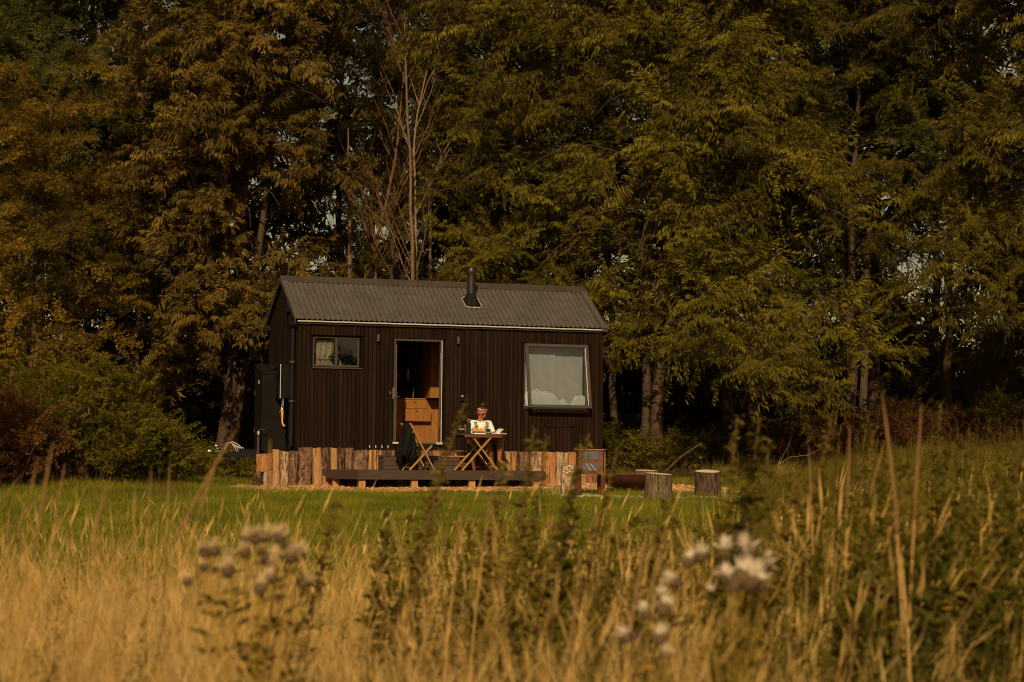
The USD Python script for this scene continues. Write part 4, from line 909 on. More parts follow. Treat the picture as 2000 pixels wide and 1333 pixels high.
for s in (-1, 1): body = body + hull([(hp(.076 * s, -.008, .012), .014), (hp(.080 * s, -.014, -.022), .010), (hp(.083 * s, -.022, .022), .010)], 8)  # ears
for a in ('l', 'r'):
    body = body + B(('s' + a, .054), ('e' + a, .041), ('w' + a, .027))
    body = body + B(('h' + a, .092), ('k' + a, .060), (Jn['k' + a] * .62 + Jn['a' + a] * .38, .056), ('a' + a, .036))
    d = Jn['f' + a] - Jn['a' + a]; d[2] = -.02; d /= np.linalg.norm(d)
    body = body + hull([(Jn['a' + a] - [0, 0, .02], .036), (Jn['a' + a] - d * .03 - [0, 0, .045], .026), (Jn['f' + a], .022), (Jn['f' + a] + np.array([.028, 0, 0]), .018), (Jn['f' + a] - np.array([.028, 0, 0]), .018)], 10)
body = body + limb_hand(Jn['wl'], np.array([.9, -.25, -.1]), np.array([0, 0, 1.0]), -1) + limb_hand(Jn['wr'], np.array([.12, -.9, .10]), np.array([0, 0, 1.0]), -1)
bm = soften(body, .014, 6); obj('body', (bm.vertices, bm.faces), M['skin'], ps, smooth=True)
sh = B(('pel', .128), ('belly', .122), ('chest', .130)) + hull([(Jn['chest'], .118), (Jn['sl'], .074), (Jn['sr'], .074), (Jn['neck'] - [0, 0, .055], .068)])
for a in ('l', 'r'): sh = sh + B(('s' + a, .073), (Jn['s' + a] * .28 + Jn['e' + a] * .72, .060))
sm_ = soften(sh, .016, 5); P_ = sm_.vertices; P_ = P_ + .004 * np.sin(P_ @ np.array([[60.], [30.], [85.]]))  * sm_.vertex_normals
shirt = obj('shirt', (P_, sm_.faces), M['shirt_white'], ps, smooth=True)
def strap(pts, w):
    pts = np.asarray(pts); b = MB(); n_ = len(pts); v = []
    for k in range(n_):
        for sx, dz in ((-w, 0), (w, 0), (w, .012), (-w, .012)): v.append(pts[k] + np.array([sx, -dz, 0]))
    f = []
    for k in range(n_ - 1):
        for e in range(4): f.append([k * 4 + e, k * 4 + (e + 1) % 4, (k + 1) * 4 + (e + 1) % 4, (k + 1) * 4 + e])
    f += [[0, 1, 2, 3], [(n_ - 1) * 4 + 3, (n_ - 1) * 4 + 2, (n_ - 1) * 4 + 1, (n_ - 1) * 4]]
    return np.array(v), np.array(f)
from trimesh.proximity import ProximityQuery
stm = trimesh.Trimesh(P_, sm_.faces, process=False)
def on_front(u, z):                                              # first point of the shirt met from the front
    o = np.array([[u, -1.2, z]]); d = stm.vertices; k = np.argmin(np.hypot(d[:, 0] - u, d[:, 2] - z) + .25 * (d[:, 1] - d[:, 1].min())); return np.array([u, d[k, 1] - .004, z])
for x0, x1 in ((-.118, -.060), (.118, .080)):
    pts = [on_front(x0 + (x1 - x0) * t_, .915 - .27 * t_) for t_ in np.linspace(0, 1, 9)]
    obj('strap', strap(pts, .030), M['strap_pattern'], ps, smooth=35)
tr = manifold3d.Manifold()
for a in ('l', 'r'): tr = tr + B((Jn['h' + a] - [0, 0, .0], .108), ('k' + a, .078), (Jn['k' + a] * .50 + Jn['a' + a] * .50, .070))
tr = tr + hull([(Jn['hl'] + [-.02, .02, 0], .108), (Jn['hr'] + [.02, .02, 0], .108), (Jn['pel'] + [0, 0, .03], .12)])
tm = soften(tr, .016, 4); P_ = tm.vertices + .004 * np.sin(tm.vertices @ np.array([[70.], [40.], [110.]])) * tm.vertex_normals
obj('trousers', (P_, tm.faces), M['trousers_brown'], ps, smooth=True)
for a in ('l', 'r'):
    d = Jn['f' + a] - Jn['a' + a]; d[2] = 0; d /= np.linalg.norm(d); s = np.array([d[1], -d[0], 0]); z0 = -.040
    o = Jn['a' + a] + np.array([0, 0, -.058]); e = Jn['f' + a] + np.array([0, 0, -.028])
    so = hull([(o - d * .05 + s * .02, .012), (o - d * .05 - s * .02, .012), (e + d * .035 + s * .034, .012), (e + d * .035 - s * .034, .012), (e + d * .05, .012)], 10)
    for k in (.35, .75): 
        c_ = o + (e - o) * k + np.array([0, 0, .030 if k > .5 else .050]); so = so + chain([(c_ - s * .046 - [0, 0, .03], .009), (c_ + [0, 0, .006], .010), (c_ + s * .046 - [0, 0, .03], .009)], 8)
    so = so + chain([(Jn['a' + a] + s * .036, .009), (Jn['a' + a] - d * .036 + [0, 0, .01], .009), (Jn['a' + a] - s * .036, .009), (Jn['a' + a] + d * .036 + [0, 0, .005], .009), (Jn['a' + a] + s * .036, .009)], 8)
    st_ = soften(so, .012, 2); obj('sandal', (st_.vertices, st_.faces), M['sandal_black'], ps, smooth=True)
hm = soften(hull([(hp(0, -.045, .045), .080), (hp(0, .0, .062), .066), (hp(0, -.06, -.01), .068), (hp(0, .03, .075), .035)], 18) + hull([(hp(.0, -.075, -.05), .05), (hp(0, -.06, 0), .06)], 14), .012, 3)
hair = obj('hair', (hm.vertices, hm.faces), M['hair_dark'], ps, smooth=True)
bn = trimesh.creation.icosphere(3, .043); nz_ = meshkit.noise(bn.vertices * 60) if hasattr(meshkit, 'noise') else 0
obj('hair_bun', (bn.vertices * (1 + .12 * np.asarray(nz_)[:, None] if np.ndim(nz_) else 1) * [1, 1, .95] + hp(0, -.045, .155), bn.faces), M['hair_dark'], hair, smooth=True)
a = np.linspace(0, 2 * np.pi, 40)
ring = np.array([hp(.079 * math.cos(t_), -.022 + .088 * math.sin(t_), .066 + .022 * math.sin(t_)) for t_ in a])
hb = MB().tube(ring, .0165, 8, False).build('headband', M['headband_orange'], ps, smooth=True)
ring = np.array([hp(.081 * math.cos(t_), -.022 + .090 * math.sin(t_), .068 + .022 * math.sin(t_)) for t_ in np.linspace(.05, .62, 9)])
MB().tube(ring, .0168, 8).build('headband_patch', M['headband_pale'], hb, smooth=True)
for s in (-1, 1):
    e = hp(.033 * s, .085, .012); el = trimesh.creation.icosphere(2); v = el.vertices * [.026, .022, .008]
    v = e + v[:, :1] * hs + v[:, 1:2] * hu + v[:, 2:] * look
    obj('sunglass_lens', (v, el.faces), M['lens_dark'], ps, smooth=True)
gl = MB(); gl.tube([hp(-.01, .094, .018), hp(.01, .094, .018)], .003, 5)
for s in (-1, 1): gl.tube([hp(.058 * s, .078, .018), hp(.078 * s, .02, .022), hp(.080 * s, -.02, .02)], .003, 5)
gl.build('sunglass_frame', M['pale_metal'], ps, smooth=True, kind='stuff')

# ------------------------------------------------------------------ fire place: fire box, bowl, stumps, log post, gravel
x, y = 1.37, 37.5; g0 = float(gz(x, y))
fb = thing('fire_box', 'rusty square steel fire box on legs with grey panels', 'fire box', (x, y, g0), .10)
zt, zbm = .70 - g0, .28 - g0
for a, b in (((-.21, -.21), (.21, -.195)), ((-.21, .195), (.21, .21)), ((-.21, -.194), (-.195, .194)), ((.195, -.194), (.21, .194))):
    MB().box((*a, zbm), (*b, zt), .002).build('side_plate', M['rust'], fb)
MB().box((-.19, -.19, zbm + .02), (.19, .19, zbm + .03)).build('grate', M['rust_dark'], fb)
for s in (-1, 1):
    MB().box((-.235, .212 * s - .012, zt - .004), (.235, .212 * s + .012, zt + .014), .003).build('rim', M['rust_edge'], fb)
    MB().box((.212 * s - .012, -.199, zt - .004), (.212 * s + .012, .199, zt + .014), .003).build('rim', M['rust_edge'], fb)
    for s2 in (-1, 1): MB().box((s * .205 - .035, s2 * .205 - .035, -.03), (s * .205 + .035, s2 * .205 + .035, zbm - .002), .004).build('leg', M['rust_dark'], fb)
for x0, x1, z0, z1 in ((-.15, -.045, zt - .17, zt - .03), (-.04, .14, zt - .17, zt - .03), (-.15, .14, zt - .36, zt - .23)):
    MB().box((x0, -.2165, z0), (x1, -.2105, z1), .002).build('panel', M['steel_blue'], fb)
for k in (0, 1): MB().bar((-.09 + .08 * k, -.219, zt - .24), (.0 + .08 * k, -.219, zt - .36), .008, .018, (0, 1, 0)).build('emblem_stroke', M['pale_metal'], fb)
MB().box((.245, -.12, .10), (.262, .02, zt - .03), .003).build('poker_rack', M['rust_edge'], fb)
x, y = 1.00, 37.6; g0 = float(gz(x, y))
t = thing('log_post', 'upright split log with white lichen beside the fire box', 'log', (x, y, g0 - .02))
v, f = log_mesh(.24, .56, .2, 301, False); obj('log', (v, f), M['split_pale'], t, smooth=35)
li = MB(); lr = np.random.default_rng(3)
for k in range(16):
    a = lr.uniform(-.09, .09); z = lr.uniform(.40, .54) ; s_ = lr.uniform(.006, .016); ic = trimesh.creation.icosphere(1); li.add(ic.vertices * [s_, .012, s_ * lr.uniform(.6, 1.3)] + [a, -.118 + lr.uniform(-.004, .004), z], ic.faces)
li.build('lichen', M['lichen_white'], t, smooth=True)
x, y = 2.15, 38.9; g0 = float(gz(x, y))
t = thing('fire_bowl', 'shallow rusty red fire bowl behind the stumps', 'fire bowl', (x, y, g0))
v, f = lathe([(.08, .05), (.30, .09), (.50, .20), (.56, .30), (.59, .33), (.57, .335), (.54, .31), (.48, .22), (.28, .11), (0, .09)], 36); obj('bowl', (v, f), M['rust_dark'], t, smooth=40)
for k in range(3):
    a = 2.1 * k + .4; MB().bar((.36 * math.cos(a), .36 * math.sin(a), -.02), (.30 * math.cos(a), .30 * math.sin(a), .10), .05, .02).build('foot', M['rust_dark'], t)
def stump(x, y, rad, h, label, bark, tilt_, seed):
    g0 = float(gz(x, y)); t = thing('stump', label, 'stump', (x, y, g0 - .02)); r = np.random.default_rng(seed); n = 40; rows = 8; v = []
    lob = 1 + .05 * np.sin(2 * np.linspace(0, 2 * np.pi, n, endpoint=False) + seed) + .025 * r.normal(size=n)
    for k in range(rows):
        tt = k / (rows - 1); s = 1 + .10 * (1 - tt) ** 3
        for a in range(n):
            th = 2 * math.pi * a / n; rr = rad * lob[a] * s * (1 + r.normal(0, .006)); v.append((rr * math.cos(th), rr * math.sin(th), (h + .02) * tt + (tilt_[0] * rr * math.cos(th) + tilt_[1] * rr * math.sin(th)) * tt))
    f = [[k * n + a, k * n + (a + 1) % n, (k + 1) * n + (a + 1) % n, (k + 1) * n + a] for k in range(rows - 1) for a in range(n)]
    obj('bark', (np.array(v), np.array(f)), M[bark], t, smooth=30)
    tv = np.array(v[-n:]) * [.985, .985, 1] + [0, 0, .002]; c = len(tv); tv = np.vstack([tv, tv.mean(0)])
    obj('cut_top', (tv, np.stack([np.full(n, c), np.arange(n), (np.arange(n) + 1) % n], 1)), M['cut_wood'], t)
stump(2.57, 40.9, .21, .33, 'low mossy stump behind the fire bowl, farthest of the stumps', 'stump_bark', (-.02, .05), 1)
stump(2.475, 36.0, .215, .455, 'grey ridged stump nearest the viewer, its top tilted', 'stump_bark', (-.06, .05), 2)
stump(3.43, 37.5, .215, .455, 'dark brown stump with a pale sawn top, rightmost of the stumps', 'stump_bark_dark', (.0, .11), 3)
# ring of pale gravel round the stumps
r = np.random.default_rng(11); n = 1500
a = r.uniform(0, 2 * np.pi, n); cx, cy = 2.3, 38.6; R = 1.0 + r.normal(0, .09, n)
gx, gy = cx + 1.45 * R * np.cos(a), cy + 1.75 * R * np.sin(a)
st = trimesh.creation.icosphere(1); sv = st.vertices * (1 + r.normal(0, .12, (len(st.vertices), 1))) * [.035, .028, .020]
instancer('/World/gravel_ring', [((sv, st.faces), M['gravel'])], np.stack([gx, gy, gz(gx, gy) + .012], 1), upright(r, n, .4), r.uniform(.5, 1.4, n), np.zeros(n, int))
tag(stage.GetPrimAtPath('/World/gravel_ring'), 'thin ring of pale gravel in the grass round the stumps', 'gravel')
# bark chips
r = np.random.default_rng(12); px_ = r.uniform(-5.6, 5.2, 60000); py_ = r.uniform(36, 42.6, 60000); k = chip_zone(px_, py_); px_, py_ = px_[k][:9000], py_[k][:9000]; n = len(px_)
ch = MB().box((-.5, -.5, -.5), (.5, .5, .5)).get(); ch = (ch[0] * [.055, .024, .008] + r.normal(0, .003, ch[0].shape), ch[1]); ch2 = (ch[0] * [.6, 1.3, 1], ch[1])
instancer('/World/wood_chips', [(ch, M['wood_chip']), (ch2, M['wood_chip'])], np.stack([px_, py_, gz(px_, py_) + .026 + r.uniform(0, .012, n)], 1), upright(r, n, .35), r.uniform(.6, 1.5, n), r.integers(0, 2, n))
tag(stage.GetPrimAtPath('/World/wood_chips'), 'orange brown bark chips spread along the front of the cabin', 'wood chips')
#@@NATURE
# ------------------------------------------------------------------ trees of the front row
def px(x_pix, y): return (x_pix - 1000.0) / FPX * y               # metres right of the view axis at depth y
R_ = np.random.default_rng
def cherry(seed, x, y, h, reach, low, name, label, leaf_m, n=46, tops=None, twin=None, bark='cherry_bark', r0=.17, lean=(0, 0), dens=1.0, sc=1.0, rise=(.70, 1.25), droop=(.85, .60), ls=.70, species='cherry', group=None, gap=None, extra=()):
    T = Tree(seed); o = G(x, y, -.05)
    q = T.trunk([o, o + [lean[0] * .35, lean[1] * .35, h * .4], o + [lean[0], lean[1], h]], r0)
    if twin: 
        o2 = o + [twin[0], twin[1], 0]; T.trunk([o2, o2 + [twin[2] * .5, .1, h * .35], o2 + [twin[2], .2, h * .75]], r0 * .8)
    T.crown(q, n, low, h, reach, rise, droop, r0=r0 * .22, dens=dens, sc=sc)
    for (az, hh, L, ri, dr) in extra:
        z = q[:, 2] - q[0, 2]; b = np.array([np.interp(hh, z, q[:, c]) for c in range(3)])
        T.limb(b, az, L, ri, dr, r0 * .26, dens=dens, sc=sc, leafy_from=.3)
    return T.build(name, label, 'tree', species, M[leaf_m], M[bark], ls, group, gap)
ROUND = lambda a, b, c: (lambda t: (a + (b - a) * min(1, t / .3)) if t < .3 else b + (c - b) * ((t - .3) / .7))

cherry(21, -6.05, 45.0, 15.0, ROUND(2.1, 2.8, 2.2), 2.7, 'cherry_tree', 'broad tree with brownish drooping leaves and forked dark trunk left of the cabin', 'leaf_cherry_brown', 92, gap=lambda P: (P[:, 0] > -3.35) & (P[:, 2] > 4), twin=(.12, .1, 1.3), lean=(1.1, .4), ls=1.15,
       extra=((-.6, 2.6, 2.2, .1, .35), (-2.4, 2.4, 1.9, .3, .75), (-1.6, 3.4, 2.2, .25, .7)))
cherry(22, 3.12, 46.0, 15.5, ROUND(3.4, 4.1, 2.8), 2.5, 'cherry_tree', 'wide sunlit tree with tiered drooping branches and twin trunks right of the cabin', 'leaf_cherry_bright', 120, twin=(-.30, .15, .2), lean=(.5, .3), r0=.16,
       rise=(.50, 1.1), droop=(.78, .55), extra=((-.75, 2.9, 4.0, .10, .36), (-.35, 3.6, 4.8, .16, .42), (-.95, 3.2, 4.2, .2, .55), (-.55, 2.6, 3.4, .1, .45), (-1.35, 4.0, 4.0, .3, .55), (-1.2, 2.8, 3.0, .10, .40), (-1.7, 3.2, 3.2, .15, .38), (-2.6, 3.0, 2.4, .15, .4), (-.1, 2.8, 3.6, .1, .30)))
cherry(23, .3, 48.0, 15.0, ROUND(2.7, 3.2, 2.4), 2.6, 'cherry_tree', 'olive green tree with drooping leaves behind the middle of the cabin roof', 'leaf_cherry', 100, lean=(.2, .3), gap=lambda P: (P[:, 0] < -1.75 + .12 * np.sin(P[:, 2] * 2)) & (P[:, 2] > 4))
cherry(24, 11.9, 46.5, 14.0, ROUND(3.6, 4.2, 3.0), 2.2, 'cherry_tree', 'dark olive tree with low sweeping boughs at the right edge', 'leaf_cherry', 92, lean=(.3, .2), rise=(.45, 1.1), droop=(.75, .5))
cherry(25, 5.2, 51.5, 16.5, ROUND(2.6, 3.2, 2.4), 4.5, 'cherry_tree', 'tall golden green tree rising behind the wide sunlit tree', 'leaf_cherry_bright', 74, lean=(-.4, .2))
cherry(26, -1.6, 54.0, 16.5, ROUND(2.2, 2.8, 2.2), 3.5, 'cherry_tree', 'tall brown green tree behind the bare thin trunks', 'leaf_cherry', 70)
cherry(27, -2.7, 51.0, 16.0, ROUND(1.7, 2.1, 1.8), 2.6, 'cherry_tree', 'slim shaded green tree filling the gap behind the pale orange trunk', 'leaf_cherry', 56)
cherry(28, 8.9, 52.5, 15.0, ROUND(2.0, 2.6, 2.0), 2.4, 'cherry_tree', 'shaded olive tree behind the open green tree on the right', 'leaf_cherry', 60)
cherry(29, -3.6, 55.5, 16.0, ROUND(1.7, 2.2, 1.8), 2.6, 'cherry_tree', 'dull olive tree deep behind the broken off pale trunk', 'leaf_dark', 44)
# ash-like trees: open, with visible stems
T = Tree(31); o = G(7.75, 49.5, -.05)
q1 = T.trunk([o, o + [-.05, 0, 4], o + [.0, .1, 8.2], o + [-.4, .1, 13.5]], .13); q2 = T.trunk([o + [.35, .1, 0], o + [.45, .1, 4.2], o + [.8, .2, 8.5], o + [.9, .2, 13]], .11)
T.crown(q1, 34, 4.4, 13.2, ROUND(1.8, 2.3, 1.5), (.5, .9), (.30, .25), r0=.030, dens=.8); T.crown(q2, 34, 4.6, 12.8, ROUND(1.8, 2.6, 1.5), (.5, .9), (.30, .25), r0=.030, dens=.8, az0=1.0)
T.build('ash_tree', 'open green tree with two slim upright stems right of the wide sunlit tree', 'tree', 'ash', M['leaf_ash'], M['tree_bark'], 1.15, gap=lambda P: ((np.abs(P[:, 0] - 7.85) < .7) & (P[:, 2] > 5.5) & (P[:, 2] < 8.4) & (P[:, 1] < 50)))
T = Tree(32); o = G(-11.3, 50.5, -.05); q1 = T.trunk([o, o + [.1, 0, 5], o + [.3, .1, 13.5]], .17)
T.crown(q1, 64, 3.6, 13.2, ROUND(2.2, 3.2, 1.8), (.4, .8), (.35, .25), r0=.035)
T.build('ash_tree', 'bluish green feathery tree at the top left corner', 'tree', 'ash', M['leaf_ash'], M['tree_bark'], 1.15)
T = Tree(33); o = G(-8.3, 51.0, -.05); q1 = T.trunk([o, o + [.1, 0, 5], o + [.5, .1, 12.5]], .14)
T.crown(q1, 46, 3.4, 12.2, ROUND(1.5, 2.2, 1.4), (.4, .8), (.35, .25), r0=.03)
T.build('ash_tree', 'dim green tree between the corner tree and the brownish drooping tree', 'tree', 'ash', M['leaf_ash'], M['tree_bark'], 1.15)
cherry(34, -9.9, 43.2, 7.6, ROUND(1.5, 2.1, 1.0), 1.9, 'maple_tree', 'yellow brown small leaved tree at the left edge above the bushes', 'leaf_maple', 60, bark='tree_bark', r0=.11, rise=(.35, .9), droop=(.4, .3), species='maple', lean=(.5, .2), dens=1.0, ls=1.0)
cherry(35, -7.9, 44.5, 6.2, ROUND(.9, 1.3, .7), 1.6, 'maple_tree', 'thin dull brown tree between the yellow brown tree and the forked trunk', 'leaf_dark', 30, bark='tree_bark', r0=.07, rise=(.35, .9), droop=(.4, .3), species='maple', lean=(.3, .2))
# bare young trunks with orange twigs behind the left part of the roof
def bare(seed, pts, r0, label, bark, twigs, tw_bark, fan=(1.0, 3.2)):
    T = Tree(seed); r = T.r; q = T.trunk(pts, r0, .012, 8); z = q[:, 2] - q[0, 2]; o = q[0]
    t = thing('bare_tree', label, 'tree', o); v, f = T.trunks[0][1].get(); obj('trunk', (v - o, f), M[bark], t, smooth=True)
    for k in range(twigs):
        hh = z[-1] * r.uniform(.25, .95); b = np.array([np.interp(hh, z, q[:, c]) for c in range(3)]) - o; a = r.choice([0, math.pi]) + r.normal(0, .5) - .2
        L = r.uniform(*fan); s = np.linspace(0, 1, 7); h = np.array([math.cos(a), math.sin(a), 0])
        P = b + h * (L * (.42 * s))[:, None] + np.array([0, 0, 1.0]) * (L * (.85 * s + .10 * s * s))[:, None] + r.normal(0, .02 * L, (7, 3)) * s[:, None]
        m = MB().tube(P, np.linspace(.015, .005, 7), 5, False)
        for e in range(5):
            c = P[2 + e]; d = h * r.uniform(-.3, .6) + np.array([r.normal(0, .3), r.normal(0, .2), r.uniform(.3, .9)]); m.tube([c, c + d * .35 * L * .5, c + d * .6 * L * .5 + [0, 0, .05]], np.array([.007, .005, .003]), 4, False)
        m.build('branch', M[tw_bark], t, smooth=True)
G_ = lambda xp, yy: G(px(xp, yy), yy, -.05)
def up(xp, yp, yy): return at(xp, yp, yy)
bare(41, [G_(808, 47), up(806, 480, 47), up(800, 330, 47), up(792, 150, 47), up(790, 20, 47)], .055, 'slim pale orange trunk leaning slightly left above the roof', 'pale_bark', 16, 'orange_twig')
bare(42, [G_(815, 47.6), up(812, 400, 47.6), up(808, 260, 47.6), up(850, 60, 47.6)], .045, 'thin grey sapling bending right just beside the pale orange trunk', 'dead_wood', 9, 'dead_wood', (.8, 2.0))
bare(43, [G_(728, 48.2), up(735, 470, 48.2), up(770, 330, 48.2), up(785, 200, 48.2), up(800, 60, 48.2)], .05, 'orange brown sapling slanting from left up to the pale trunk', 'orange_twig', 18, 'orange_twig', (1.0, 2.8))
bare(44, [G_(682, 46.8), up(684, 500, 46.8), up(683, 360, 46.8), up(680, 250, 46.8)], .07, 'broken off pale trunk standing above the left half of the roof', 'pale_bark', 2, 'dead_wood', (.7, 1.3))
bare(45, [G_(762, 49), up(765, 480, 49), up(770, 380, 49), up(776, 250, 49)], .06, 'dark upright sapling left of the pale orange trunk', 'cherry_bark', 11, 'orange_twig', (.8, 2.0))
bare(46, [G_(845, 50), up(840, 430, 50), up(838, 200, 50), up(858, 70, 50)], .05, 'grey slanting sapling right of the pale orange trunk', 'dead_wood', 3, 'dead_wood', (.8, 1.6))
# trunks standing under the trees on the right
for k, (xp, yy, r0, ytop, lb) in enumerate(((1205, 47.2, .10, 480, 'reddish slim trunk close beside the right end of the cabin'), (1660, 48.5, .16, 500, 'stout grey brown trunk in the shade below the open green tree'), (1470, 52, .12, 480, 'dark trunk deep in the shade right of the twin trunks'), (1850, 51, .13, 480, 'dark trunk deep in the shade at the far right'))):
    cherry(50 + k, px(xp, yy), yy, 12.0, ROUND(1.6, 2.2, 1.2), 4.2, 'woodland_tree', lb.replace('trunk', 'trunked tree', 1), 'leaf_cherry' if k < 2 else 'leaf_dark', 34, bark='cherry_bark', r0=r0, lean=(.2 if k else -.5, 0))
# the wood behind: rows of darker trees
k = 0
for row, (yy, step, x0, x1, hh) in enumerate(((56.5, 2.9, -15.5, 15.6, 16.5), (63.0, 4.6, -17.5, 17.6, 18.0))):
    x = x0
    while x < x1:
        rr = R_(500 + k); sp = 'cherry' if rr.random() < .6 else 'ash'
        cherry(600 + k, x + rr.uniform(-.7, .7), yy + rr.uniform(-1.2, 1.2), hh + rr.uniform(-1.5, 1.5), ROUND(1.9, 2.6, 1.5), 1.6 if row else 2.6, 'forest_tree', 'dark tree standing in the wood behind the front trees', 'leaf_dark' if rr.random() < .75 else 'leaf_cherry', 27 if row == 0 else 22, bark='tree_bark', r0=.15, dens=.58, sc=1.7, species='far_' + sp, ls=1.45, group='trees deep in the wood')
        k += 1; x += step
# trees of the wood's edge on the left, nearer than the cabin and outside the picture: they shade the left side
for k, (x, y, h) in enumerate(((-13.2, 33.5, 9), (-11.6, 27.5, 7.5))):
    cherry(700 + k, x, y, h, ROUND(2.2, 2.7, 1.8), 1.5, 'edge_tree', 'leafy tree of the wood edge left of the picture', 'leaf_cherry', 52, bark='tree_bark', r0=.16, dens=.6, sc=1.5, species='far_cherry', ls=1.4, group='trees of the left wood edge')

# a hedgerow far behind the viewer, seen only as the dark reflection in the small window
for k in range(6):
    cherry(760 + k, 14 + 7.5 * k, -34 + 1.5 * math.sin(3 * k), 8.5, ROUND(3.0, 3.6, 2.0), 1.0, 'hedgerow_tree', 'leafy tree of the hedgerow behind the viewer', 'leaf_dark', 14, bark='tree_bark', r0=.2, dens=.4, sc=2.6, species='far_cherry', ls=1.5, group='hedgerow behind the viewer')

# ------------------------------------------------------------------ bushes
def bush(seed, x, y, rx, ry, h, name, label, leaf_m, n=70, species='shrub', sc=1.0, ls=1.0, bark='orange_twig', cat='bush', dens=1.0):
    T = Tree(seed); r = T.r; o = G(x, y)
    for k in range(n):
        a = r.uniform(0, 2 * np.pi); t = math.sqrt(r.uniform(0, 1)); b = o + [rx * .35 * t * math.cos(a), ry * .35 * t * math.sin(a), 0]
        e = r.uniform(.15, 1.0) ; top = h * math.sqrt(max(.05, 1 - (t * .9) ** 2)) * r.uniform(.55, 1.05)
        tip = o + [rx * t * math.cos(a), ry * t * math.sin(a), top]; s = np.linspace(0, 1, 6)
        P = b + (tip - b) * s[:, None] + np.array([0, 0, 1.0]) * (.25 * h * s * (1 - s))[:, None] + r.normal(0, .03, (6, 3)) * s[:, None]
        T.wood.tube(P, np.linspace(.014, .004, 6), 4, False)
        m = max(3, int(np.linalg.norm(tip - b) / .085 * dens))
        for q_ in range(m):
            tt = .18 + .82 * (q_ + r.random()) / m; c = np.array([np.interp(tt, s, P[:, cc]) for cc in range(3)]); az = r.uniform(0, 2 * np.pi)
            T.pos.append(c + r.normal(0, .05, 3)); T.dir.append([math.cos(az), math.sin(az), r.normal(.25, .35)]); T.sc.append(sc * r.uniform(.7, 1.25))
    return T.build(name, label, cat, species, M[leaf_m], M[bark], ls, foot=o)
bush(801, px(175, 39.3), 39.3, 1.85, 1.2, 2.35, 'green_bush', 'large domed green bush at the left below the trees', 'leaf_bush', 120)
bush(802, px(300, 39.6), 39.6, 1.15, .8, 1.25, 'green_bush', 'lower green bush sloping down towards the trailer coupling', 'leaf_bush', 60)
bush(803, px(20, 37.6), 37.6, 1.05, .8, 1.75, 'red_bush', 'rusty red leaved bush at the left edge', 'leaf_red', 80)
bush(804, px(70, 41.5), 41.8, 1.6, 1.0, 2.3, 'green_bush', 'dark green bush behind the rusty red bush', 'leaf_bush', 70)
bush(805, px(425, 42.5), 42.5, .8, .5, .55, 'low_bush', 'low leafy undergrowth around the trailer coupling', 'leaf_bush', 40)
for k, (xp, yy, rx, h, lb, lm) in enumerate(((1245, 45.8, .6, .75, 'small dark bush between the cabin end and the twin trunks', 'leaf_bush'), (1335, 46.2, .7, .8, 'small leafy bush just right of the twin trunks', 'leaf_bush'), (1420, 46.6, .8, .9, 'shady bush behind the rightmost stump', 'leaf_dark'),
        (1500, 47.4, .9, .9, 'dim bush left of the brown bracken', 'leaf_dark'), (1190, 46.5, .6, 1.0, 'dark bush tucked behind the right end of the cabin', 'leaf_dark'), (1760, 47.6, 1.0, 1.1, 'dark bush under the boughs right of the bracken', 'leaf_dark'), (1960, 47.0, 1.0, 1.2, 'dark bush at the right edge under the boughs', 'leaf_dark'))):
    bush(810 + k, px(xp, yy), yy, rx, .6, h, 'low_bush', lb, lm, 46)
for k, (xp, yy, rx, h, lb) in enumerate(((1560, 46.4, .75, 1.0, 'brown dead bracken behind the tuft of dry grass'), (1640, 46.8, .8, 1.15, 'brown dead bracken at the foot of the stout trunk'), (1720, 46.6, .7, .85, 'lower brown bracken right of the stout trunk'), (1840, 46.9, .8, .8, 'brown bracken behind the pale clump of grass'), (1925, 46.9, .6, .7, 'thin brown bracken towards the right edge'))):
    bush(830 + k, px(xp, yy), yy, rx, .5, h, 'dead_bracken', lb, 'bracken_brown', 30, 'maple', .55, cat='bracken', dens=.5)
# undergrowth deep in the wood closes the view between the trunks
r = R_(850); n = 1500; P = np.stack([r.uniform(-19, 19, n), r.uniform(53, 68, n)], 1); Z = gz(P[:, 0], P[:, 1]) + r.uniform(.1, 2.6, n)
a = r.uniform(0, 2 * np.pi, n)
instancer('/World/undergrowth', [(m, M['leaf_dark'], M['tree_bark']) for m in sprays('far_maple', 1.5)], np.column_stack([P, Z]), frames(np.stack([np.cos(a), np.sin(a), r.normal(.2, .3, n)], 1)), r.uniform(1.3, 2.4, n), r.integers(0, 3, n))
tag(stage.GetPrimAtPath('/World/undergrowth'), 'dark undergrowth filling the floor of the wood', 'undergrowth')
# fallen sticks and a dry tuft at the wood's edge
t = thing('fallen_branch', 'pale bent dead branch lying across the grass before the bracken', 'branch', G(px(1500, 44), 44))
MB().tube([(-.35, 0, .05), (.0, .05, .10), (.25, .1, .28), (.5, .1, .42), (.85, .15, .46), (1.15, .2, .60)], np.array([.006, .009, .009, .008, .006, .004]), 6).build('stick', M['dead_wood'], t, smooth=True)
MB().tube([(.25, .1, .28), (.42, .1, .60), (.52, .1, .85)], np.array([.006, .004, .003]), 5).build('side_twig', M['dead_wood'], t, smooth=True)
t = thing('leaning_stick', 'brown broken bough leaning from the ground right of the twin trunks', 'branch', G(px(1300, 45.2), 45.2))
MB().tube([(0, 0, .02), (.35, .1, .35), (.75, .2, .62)], np.array([.035, .03, .016]), 7).build('stick', M['cherry_bark'], t, smooth=True)

